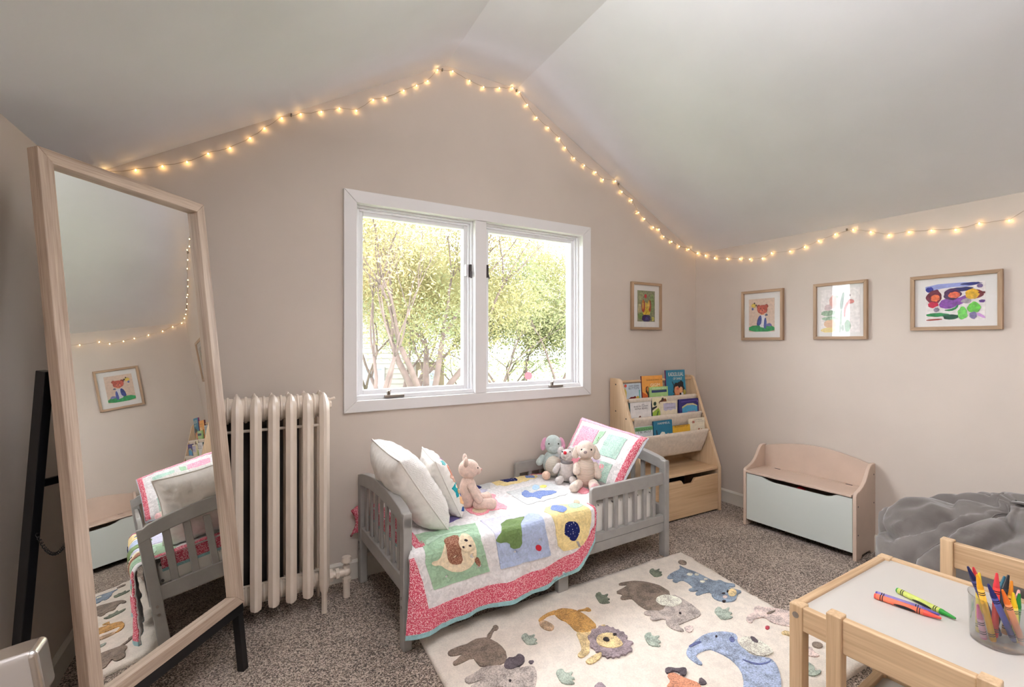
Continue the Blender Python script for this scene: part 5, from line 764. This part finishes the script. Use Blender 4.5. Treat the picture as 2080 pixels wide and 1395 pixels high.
book(1, .205, .405, .951, (226, 156, 70), 'orange picture book standing tall behind the green one', [((200, 92, 40), [(-.5, 0), (-.2, 0), (-.22, .5), (-.5, .6)]), ((60, 40, 30), blob(-.26, .64, .08, .1, 1)), ((196, 120, 60), blob(-.24, .66, .05, .06, 2)), ((236, 190, 90), blob(.1, .66, .26, .10, 4)), ((40, 32, 28), blob(.02, .50, .32, .12, 5)), ((120, 60, 40), blob(.2, .45, .18, .08, 6))], [('THE BOOK OF ANNOL THE', .08, .83, .78, .012, (60, 36, 24)), ('GIGIM', .12, .62, .46, .03, (250, 240, 214))], spine=(96, 34, 50), dy=.016)
book(1, .265, .440, .872, (164, 200, 132), 'light green book with a blue dotted beetle, front of the top sling', [((216, 226, 170), blob(.02, .42, .36, .26, 1)), ((58, 84, 160), blob(.08, .38, .34, .22, 2)), ((210, 90, 80), blob(-.04, .44, .05, .03, 3, 8)), ((230, 200, 90), blob(.2, .46, .05, .03, 4, 8)), ((220, 110, 90), blob(.08, .54, .04, .03, 5, 8)), ((230, 230, 230), blob(.3, .36, .04, .03, 6, 8)), ((40, 60, 110), [(-.42, .80), (.42, .80), (.42, .89), (-.42, .89)])], [('BUGS AND BUTTERFLIES', .0, .822, .78, .012, (235, 240, 225)), ('a story for little ones', .02, .70, .6, .01, (90, 120, 80))], dy=-.002)
book(1, .442, .640, .984, (32, 122, 152), 'large teal book with two hugging children, right end of the top sling', [(BKH, blob(.08, .54, .24, .18, 1)), (BKH, blob(.26, .55, .16, .2, 2)), (SK, blob(.04, .51, .14, .11, 3)), ((196, 90, 70), blob(.08, .56, .06, .03, 4)), ((220, 160, 116), blob(.24, .52, .09, .08, 5)), ((40, 60, 70), [(-.22, .72), (-.19, .74), (-.08, .62), (-.12, .62)]), ((206, 110, 50), [(-.3, .28), (.2, .28), (.16, .42), (-.1, .44), (-.28, .38)]), ((30, 50, 60), [(-.24, .3), (-.1, .3), (-.06, .42), (-.16, .44)]), ((238, 232, 220), blob(.1, .34, .1, .06, 7)), ((200, 90, 40), blob(-.28, .33, .06, .07, 8)), ((226, 226, 230), blob(.3, .42, .06, .05, 9)), ((170, 150, 60), blob(.42, .46, .07, .07, 10))], [('KADLELULIAL', .0, .82, .78, .04, (240, 232, 214)), ('OF SHALE', .08, .71, .46, .025, (230, 226, 210))], spine=(110, 40, 90), dy=.014, th=.016)
book(2, .036, .226, .782, (228, 224, 222), 'white book with a small brown bear, left end of the middle sling', [((150, 84, 50), blob(-.08, .40, .09, .12, 1)), ((110, 56, 34), blob(-.06, .55, .055, .055, 2)), ((214, 150, 80), blob(-.05, .38, .05, .08, 3)), ((120, 60, 40), blob(-.14, .33, .08, .04, 4))], [('AND', .1, .86, .14, .008, (90, 84, 90)), ('BEAR AN TOMAIT', .0, .765, .68, .014, (70, 66, 74)), ('NONA BEARS', .0, .64, .6, .018, (70, 66, 74))], spine=(24, 84, 88), th=.02)
book(2, .245, .392, .801, (226, 216, 178), 'green and cream book with animals peeping over the top, middle sling', [((150, 180, 60), [(-.5, .1), (.05, .1), (.1, .5), (-.1, .72), (-.5, .6)]), ((30, 30, 40), [(-.5, .66), (-.2, .74), (-.2, .78), (-.5, .74)]), ((40, 70, 50), blob(-.32, .84, .1, .06, 1)), ((92, 48, 34), blob(.1, .86, .14, .07, 2)), ((120, 70, 40), blob(.34, .9, .12, .07, 3)), ((60, 36, 30), blob(.2, .95, .08, .05, 4)), ((60, 100, 40), [(-.4, .2), (-.3, .2), (-.1, .5), (-.2, .52)]), ((70, 110, 50), [(-.4, .35), (-.3, .33), (-.1, .62), (-.16, .64)])], [], spine=(24, 40, 70), dy=.008, th=.018)
book(2, .318, .478, .772, (226, 214, 190), 'cream book with a lavender scalloped title band, middle sling', [((190, 184, 206), [(-.34, .74), (-.2, .70), (-.05, .74), (.1, .70), (.25, .74), (.42, .72), (.42, .93), (-.34, .95)]), ((150, 150, 70), blob(.0, .30, .3, .08, 2)), ((190, 170, 80), blob(.02, .38, .12, .05, 3)), ((70, 66, 70), blob(.38, .5, .04, .08, 4)), ((90, 84, 84), blob(.40, .34, .03, .06, 5))], [('Tales for', .02, .84, .5, .012, (110, 104, 150)), ('CAPTAINS', .04, .60, .6, .012, (100, 96, 96))], dy=-.006)
book(2, .505, .708, .777, (44, 36, 110), 'purple and sky blue book at the right of the middle sling', [((74, 160, 200), [(-.36, .05), (.42, .05), (.42, .74), (.2, .80), (-.1, .80), (-.36, .70)]), ((196, 190, 130), [(-.36, .70), (-.1, .80), (.2, .80), (.42, .74), (.42, .77), (.2, .85), (-.1, .85), (-.36, .76)]), ((190, 150, 180), [(-.1, .56), (.3, .57), (.3, .60), (-.1, .59)]), ((200, 150, 120), [(-.16, .3), (.34, .31), (.3, .38), (-.1, .37)]), ((120, 90, 170), blob(.45, .9, .03, .04, 4, 8)), ((90, 70, 150), [(-.4, .9), (.4, .92), (.4, .95), (-.4, .93)])], [('LULLABY', .08, .62, .5, .012, (226, 180, 190))], dy=.004, th=.02)
book(3, .028, .187, .628, (206, 214, 216), 'white book with a green band and handwritten letters, bottom sling', [((112, 172, 112), [(-.5, .86), (.5, .86), (.5, .99), (-.5, .99)])], [('BALOCH IL ROI', .0, .70, .86, .02, (60, 70, 76)), ('I IL ALU', .0, .52, .7, .018, (60, 70, 76))], dy=.004)
book(3, .192, .368, .655, (22, 112, 144), 'teal book with a white polar bear in the bottom sling', [((236, 232, 218), [(-.22, .1), (.12, .1), (.14, .52), (.06, .64), (-.08, .66), (-.19, .58)]), ((18, 60, 80), [(-.5, .1), (-.26, .1), (-.24, .36), (-.4, .36)]), ((18, 60, 80), blob(.3, .34, .18, .1, 3)), ((220, 190, 160), blob(.24, .56, .05, .04, 4)), ((220, 190, 160), blob(.3, .48, .03, .03, 5, 8)), ((40, 40, 40), blob(-.07, .57, .015, .012, 6, 6)), ((40, 40, 40), blob(.03, .57, .015, .012, 7, 6)), ((210, 150, 130), blob(-.02, .52, .02, .015, 8, 6)), ((14, 50, 70), [(-.38, .44), (-.28, .5), (-.34, .74), (-.4, .72)])], [('HAMMEUL', .03, .80, .66, .02, (226, 228, 220))], spine=(14, 70, 96), dy=.0)
book(3, .376, .552, .607, (222, 174, 52), 'yellow book with brown animals, third in the bottom sling', [((120, 70, 30), blob(-.18, .58, .12, .07, 1)), ((90, 56, 30), blob(.12, .60, .12, .07, 2)), ((170, 110, 40), blob(.0, .50, .3, .05, 3)), ((150, 160, 70), [(-.5, .30), (.5, .30), (.5, .46), (-.5, .48)])], [('BROWN BUNNY DAY', .0, .78, .8, .018, (110, 54, 24))], spine=(60, 40, 46), dy=.006, th=.016)
book(3, .548, .712, .642, (232, 222, 200), 'cream paperback with orange foxes at the right of the bottom sling', [((206, 124, 50), blob(.0, .48, .2, .10, 1)), ((180, 96, 40), blob(.26, .52, .12, .10, 2)), ((226, 160, 80), blob(-.12, .42, .12, .07, 3)), ((150, 74, 36), blob(.1, .60, .06, .05, 4)), ((190, 120, 100), [(-.3, .84), (-.16, .84), (-.16, .92), (-.3, .92)])], [('LITTLE', .06, .84, .44, .012, (120, 116, 110)), ('small tales of the woods', .0, .74, .8, .01, (140, 132, 124))], dy=.010)
# ---------------------------------------------------------------- toy chest
M_BEIGE = mat('beige_painted_wood', (203, 180, 163), .38, var=.02, vscale=10); M_MINT = mat('pale_mint_panel', (206, 211, 205), .35)
TCX = empty('toy_chest', (2.785, 2.04, 0), RAD(-84.4), 'beige toy chest with an arched back and pale mint front against the right wall', 'toy chest')
DP = .25; sp = [(.0, 0), (.0, .350), (.004, .362), (.014, .370), (.045, .377), (.085, .392), (.120, .416), (.145, .446), (.165, .474), (.185, .492), (.205, .500), (DP, .500), (DP, 0), (.19, 0), (.175, .02), (.075, .02), (.06, 0)]
for x in (0.0, .622):
    m = MB(); m.prism(sp, x, x + .020, 'yz'); m.build('side_panel', M_BEIGE, TCX, bevel=.004)
N = 20; arch = [(.02 + .602 * i / N, .492 + .050 * sin(pi * i / N) ** .9) for i in range(N + 1)]
m = MB(); m.prism([(.622, .03), (.02, .03)] + arch, .226, .243); m.build('back_panel', M_BEIGE, TCX, bevel=.003)
m = MB(); m.b2((.0215, -.006, .343), (.6205, .196, .358)); lid = m.build('lid', M_BEIGE, TCX, bevel=.003)
m = MB(); m.b2((.0215, .1985, .343), (.6205, .226, .358)); m.build('hinge_rail', M_BEIGE, TCX, bevel=.002)
for x in (.12, .53):
    m = MB(); m.box((x, .197, .3585), (.034, .009, .002)); m.build('hinge', M_DARK, TCX)
zt = .338; m = MB(); m.prism([(.0215, .040), (.6205, .040), (.6205, zt), (.545, zt), (.515, zt - .016), (.49, zt - .022), (.19, zt - .022), (.16, zt - .016), (.118, zt), (.0215, zt)], .004, .018); m.build('front_panel', M_MINT, TCX, bevel=.002)
m = MB(); m.b2((.02, .02, .036), (.622, .226, .048)); m.build('bottom_board', M_DARK, TCX)
for y, z in ((.02, .295), (.02, .14), (.225, .44), (.225, .28)):
    m = MB(); m.cyl((.6415, y, z), (.6428, y, z), .0045, n=10); m.build('screw', M_DARK, TCX)
tag(MB().ell((0, 0, 0), (.03, .03, .03)).build('play_ball', mat('red_toy', (190, 20, 40), .4), None, smooth=True), 'red play ball glimpsed through the slot of the toy chest', 'ball')
bpy.data.objects['play_ball'].location = Vector((2.785, 2.04, 0)) + Matrix.Rotation(RAD(-84.4), 3, 'Z') @ Vector((.33, .06, .288))
# ---------------------------------------------------------------- bean bag
def suede():
    t = NT('grey_suede'); nz = t.n('ShaderNodeTexNoise', Scale=7.0, Detail=4.0); t.l(t.coord(), nz.inputs['Vector']); t.l(t.ramp(nz.outputs['Fac'], [(.35, lin((98, 92, 88))), (.65, lin((119, 113, 109)))]), t.b.inputs['Base Color'])
    t.b.inputs['Roughness'].default_value = .85; t.b.inputs['Sheen Weight'].default_value = .5; t.b.inputs['Sheen Roughness'].default_value = .4; t.b.inputs['Specular IOR Level'].default_value = .15
    n2 = t.n('ShaderNodeTexNoise', Scale=300.0); t.l(t.coord(), n2.inputs['Vector']); t.bump(n2.outputs['Fac'], .2, .002); return t.m
M_SUEDE = suede()
BG = empty('bean_bag', (2.595, .70, 0), 0, 'slouchy grey suede bean bag against the right wall behind the play table', 'bean bag')
TOPB = Vector((.10, .02, .53))
def bag(u, v):
    th = 2 * pi * u; ph = pi * v   # v = 0 at the top gather
    q = Vector((cos(th), sin(th), 0)); flat = sin(ph) ** (.85 if ph < pi / 2 else .55)
    r = .45 * flat; z = .265 * (1 + (abs(cos(ph)) ** .95) * (1 if ph < pi / 2 else -1))
    p = q * r + Vector((0, 0, z)); lean = (z / .53) ** 2; p += Vector((TOPB.x, TOPB.y, 0)) * lean
    k = noise.noise(Vector((q.x * 1.5, q.y * 1.5, 3)))
    up = max(0, min(1, (z - .06) / .3)) * max(0, min(1, (1 - v * 1.6) * 3 + .2)) if v > .02 else 0
    wp = 1.6 * noise.noise(Vector((q.x * 1.7, q.y * 1.7, z * 4))) + 1.0 * noise.noise(Vector((q.x * 4, q.y * 4, z * 7 + 5)))
    c = abs(sin(th * 3.5 + wp)); d = -.075 * (1 - c) ** 2.2 * up * min(1, v * 5)
    c2 = abs(noise.noise(p * 4.2 + Vector((9, 2, 4)))); d += (.030 - .085 * max(0, .5 - c2 * 2.2)) * up
    d += .045 * noise.noise(p * 4.0 + Vector((3, 1, 7))) + .014 * noise.noise(p * 13) - .022 * max(0, .35 - abs(noise.noise(p * 8 + Vector((1, 8, 2)))) * 2.4) * up
    nrm = Vector((q.x * .8, q.y * .8, .6 if ph < pi / 2 else -.1)).normalized(); p += nrm * d
    p.z = max(p.z, .002); return p
m = MB(); m.grid(bag, 150, 90, wrap=True); m.build('bag_body', M_SUEDE, BG, smooth=True, fix=True)
for a0 in (.9, 2.6, 4.3, 5.6):
    pts = []
    for i in range(26):
        v = .03 + .44 * i / 25; th = a0 + .18 * sin(v * 6); p = bag((th / (2 * pi)) % 1, v); pts.append(p + Vector((0, 0, .001)))
    m = MB(); m.tube(pts, .0028, 6); m.build('seam', M_SUEDE, BG, smooth=True)
m = MB(); m.grid(lambda u, v: TOPB + Vector((.02 + .07 * cos(2 * pi * u) * (1 - .35 * v), .0 + .05 * sin(2 * pi * u) * (1 - .35 * v), -.02 + .035 * v + .006 * sin(10 * pi * u) * v)), 40, 6, wrap=True); m.build('gathered_top', M_SUEDE, BG, smooth=True, fix=True)
m = MB(); m.grid(lambda u, v: TOPB + Vector((-.03 + .03 * (v - .5) + .05 * u, .03 - .30 * u, .018 + .010 * sin(pi * u) - .07 * u * u)), 24, 2); m.build('handle_strap', M_SUEDE, BG, smooth=True, fix=False, solid=.006)
m = MB(); m.box(TOPB + Vector((.02, -.20, -.015)), (.012, .03, .016), rz=.4); m.build('care_tag', M_WHITE, BG)
# ---------------------------------------------------------------- play table and chairs
M_PX = wood('pine_x', (182, 148, 112), (224, 194, 156), 'x', .4, 16, 50); M_PY = wood('pine_y', (182, 148, 112), (224, 194, 156), 'y', .4, 16, 50); M_PZ = wood('pine_z', (182, 148, 112), (224, 194, 156), 'z', .4, 16, 50)
M_TOPW = mat('white_laminate', (204, 199, 192), .28)
TB = empty('play_table', (1.322, .823, 0), RAD(3.9), 'low pine play table with a white top in the near right corner', 'table')
TW, TL_, TH, LG_ = .592, .66, .46, .036
for x in (LG_ / 2, TW - LG_ / 2):
    for y in (-LG_ / 2, -TL_ + LG_ / 2):
        m = MB(); m.box((x, y, TH / 2), (LG_, LG_, TH)); lg = m.build('leg', M_PZ, TB, bevel=.003)
        if x < .1:
            m = MB(); m.cyl((-.0012, y, TH - .028), (.001, y, TH - .028), .0085, n=16); m.cyl((-.0018, y, TH - .028), (-.001, y, TH - .028), .004, n=6); m.build('bolt', M_NICKEL, lg)
for x in (.012, TW - .012):
    m = MB(); m.b2((x - .011, -TL_ + LG_, TH - .066), (x + .011, -LG_, TH - .001)); m.build('long_rail', M_PY, TB, bevel=.003)
for y in (-.013, -TL_ + .013):
    m = MB(); m.b2((LG_, y - .012, TH - .060), (TW - LG_, y + .012, TH - .001)); m.build('short_rail', M_PX, TB, bevel=.004)
m = MB(); m.b2((.022, -TL_ + .022, TH - .018), (TW - .022, -.024, TH - .008)); m.build('table_top', M_TOPW, TB)
def make_chair():
    # local: back rest at x = 0 facing +x, y across, z up
    r = empty('child_chair', (0, 0, 0)); w = .31; d = .30
    for y in (-w / 2 + .017, w / 2 - .017):
        m = MB(); m.box((0, y, .26), (.034, .034, .52)); m.build('back_post', M_PZ, r, bevel=.003)
        m = MB(); m.box((d - .017, y, .135), (.034, .034, .27)); m.build('leg', M_PZ, r, bevel=.003)
        m = MB(); m.b2((.017, y - .011, .218), (d - .034, y + .011, .270)); m.build('seat_rail', M_PX, r, bevel=.003)
    m = MB(); m.b2((-.011, -w / 2 + .034, .430), (.011, w / 2 - .034, .515)); m.build('back_rail', M_PY, r, bevel=.004)
    for x in (.0, d - .017):
        m = MB(); m.b2((x - .011, -w / 2 + .034, .218), (x + .011, w / 2 - .034, .268)); m.build('cross_rail', M_PY, r, bevel=.003)
    m = MB(); m.b2((.012, -w / 2 + .028, .252), (d - .028, w / 2 - .028, .260)); m.build('seat', M_TOPW, r)
    return r
c1 = make_chair(); c1.location = (1.283, .533, 0); c1.rotation_euler.z = RAD(6); tag(c1, 'pine child chair tucked in at the near side of the play table', 'chair', 'pine chairs at the play table')
c2 = copy_tree(c1); c2.location = (2.092, .604, 0); c2.rotation_euler.z = RAD(184.5); tag(c2, 'pine child chair on the far side of the play table beside the bean bag', 'chair', 'pine chairs at the play table')
# ---------------------------------------------------------------- crayons
TT = TH - .008
M_INK = mat('black_print', (28, 24, 30), .6)
def crayon(p, d, L, rgb, wax, label, r=.0078, logo=False, spin=0):
    p = Vector(p); d = Vector(d).normalized(); C_ = empty('crayon', p, 0, label, 'crayon', 'wax crayons on the play table')
    C_.rotation_mode = 'QUATERNION'; C_.rotation_quaternion = d.to_track_quat('Z', 'Y')
    WX = mat('wax_%d_%d_%d' % wax, wax, .35); PP = mat('paper_%d_%d_%d' % rgb, rgb, .6, var=.05, vscale=60)
    m = MB(); m.lathe([(r * .8, 0), (r * .96, .002), (r * .96, L - .030), (r * .86, L - .028), (r * .42, L - .003), (r * .3, L)], n=16); m.build('wax_stick', WX, C_, smooth=False, bevel=.0004)
    m = MB(); m.lathe([(r, .005), (r, L - .036)], n=18); m.build('paper_sleeve', PP, C_, smooth=True)
    for z in (.014, .019, L - .050, L - .045):
        m = MB(); m.lathe([(r + .0002, z), (r + .0002, z + .0022)], n=18, cap=False); m.build('printed_ring', M_INK, C_, smooth=True, fix=False)
    if logo:
        m = MB(); ov = oval((0, L * .48), .62, L * .17, 20)
        v_ = [m.b.verts.new(((r + .0003) * cos(a + spin), (r + .0003) * sin(a + spin), z)) for a, z in ov]; f_ = m.b.faces.new(v_); bmesh.ops.triangulate(m.b, faces=[f_]); m.build('label_oval', M_INK, C_, fix=False)
    return C_
rx = Vector((.884, -.467, 0)); fw_ = Vector((.467, .884, 0))
zc = TT + .0082
def lying(a, c, *k, **kw): a = Vector((a[0], a[1], zc)); c = Vector((c[0], c[1], zc)); return crayon(a, c - a, (c - a).length, *k, **kw)
lying((1.572, .727), (1.601, .584), (250, 122, 90), (236, 84, 70), 'orange red crayon lying in front on the white table top', logo=True, spin=RAD(200))
lying((1.588, .731), (1.618, .594), (140, 126, 186), (92, 80, 160), 'purple crayon lying against the orange red one on the table')
lying((1.667, .712), (1.634, .566), (206, 216, 110), (40, 150, 50), 'lime crayon with a green tip lying behind the other two', logo=True, spin=RAD(200))
cc = Vector((1.612, .478, TT)); CU = empty('crayon_cup', cc, 0, 'clear plastic cup full of crayons on the white table top', 'cup')
m = MB(); m.lathe([(.040, .0), (.048, .0), (.0505, .003), (.0535, .112), (.0545, .113), (.0545, .110), (.0515, .109), (.0488, .005), (.001, .004)], n=48, cap=False); m.build('cup_wall', glassy('clear_plastic', (244, 245, 246), 0.8, .0), CU, smooth=True, fix=True)
CL = [(-.062, .174, -.020, .006, -.01, (246, 190, 60), (240, 170, 40), 'amber yellow crayon, leftmost in the clear cup'), (-.053, .178, .022, .004, .02, (60, 62, 120), (28, 34, 84), 'navy crayon with a sharp tip behind the amber one in the cup'), (-.037, .175, .010, .006, .022, (226, 90, 80), (214, 60, 66), 'rose red crayon leaning left at the back of the cup'), (-.037, .152, .030, .006, -.012, (80, 84, 160), (34, 40, 110), 'blue violet crayon crossing the middle of the cup'), (-.018, .146, .038, .006, -.026, (250, 150, 90), (244, 120, 40), 'orange crayon slanting across the front of the cup'), (-.013, .157, -.02, .006, .03, (236, 210, 70), (230, 200, 50), 'blunt yellow crayon upright at the back of the cup'), (.007, .168, .0, .006, .008, (236, 60, 50), (222, 62, 72), 'bright red crayon standing tallest in the middle of the cup'), (.043, .160, .0, .006, .014, (40, 38, 44), (24, 22, 28), 'black crayon leaning right in the cup'), (.051, .148, .01, .006, .030, (40, 130, 150), (20, 90, 110), 'teal crayon behind the black one in the cup'), (.022, .132, .034, .006, -.014, (244, 220, 70), (240, 200, 40), 'clean yellow crayon at the front right of the cup'), (.058, .142, .036, .006, .02, (250, 170, 60), (244, 150, 40), 'golden orange crayon tilted out to the right of the cup'), (.049, .124, .036, .006, -.004, (70, 150, 70), (40, 130, 56), 'green crayon low on the right of the cup'), (.062, .126, .04, .006, .008, (226, 160, 160), (236, 176, 170), 'pink crayon, rightmost in the cup'), (-.05, .095, -.034, .006, .0, (226, 170, 190), (216, 120, 160), 'short pale pink crayon low on the left of the cup')]
for tx, tz, bx, bz, dy, rgb, wax, lb in CL:
    a = cc + rx * bx + fw_ * dy * .9 + Vector((0, 0, bz + .004)); c = cc + rx * tx + fw_ * dy * 1.1 + Vector((0, 0, tz)); crayon(a, c - a, (c - a).length, rgb, wax, lb, r=.0066)
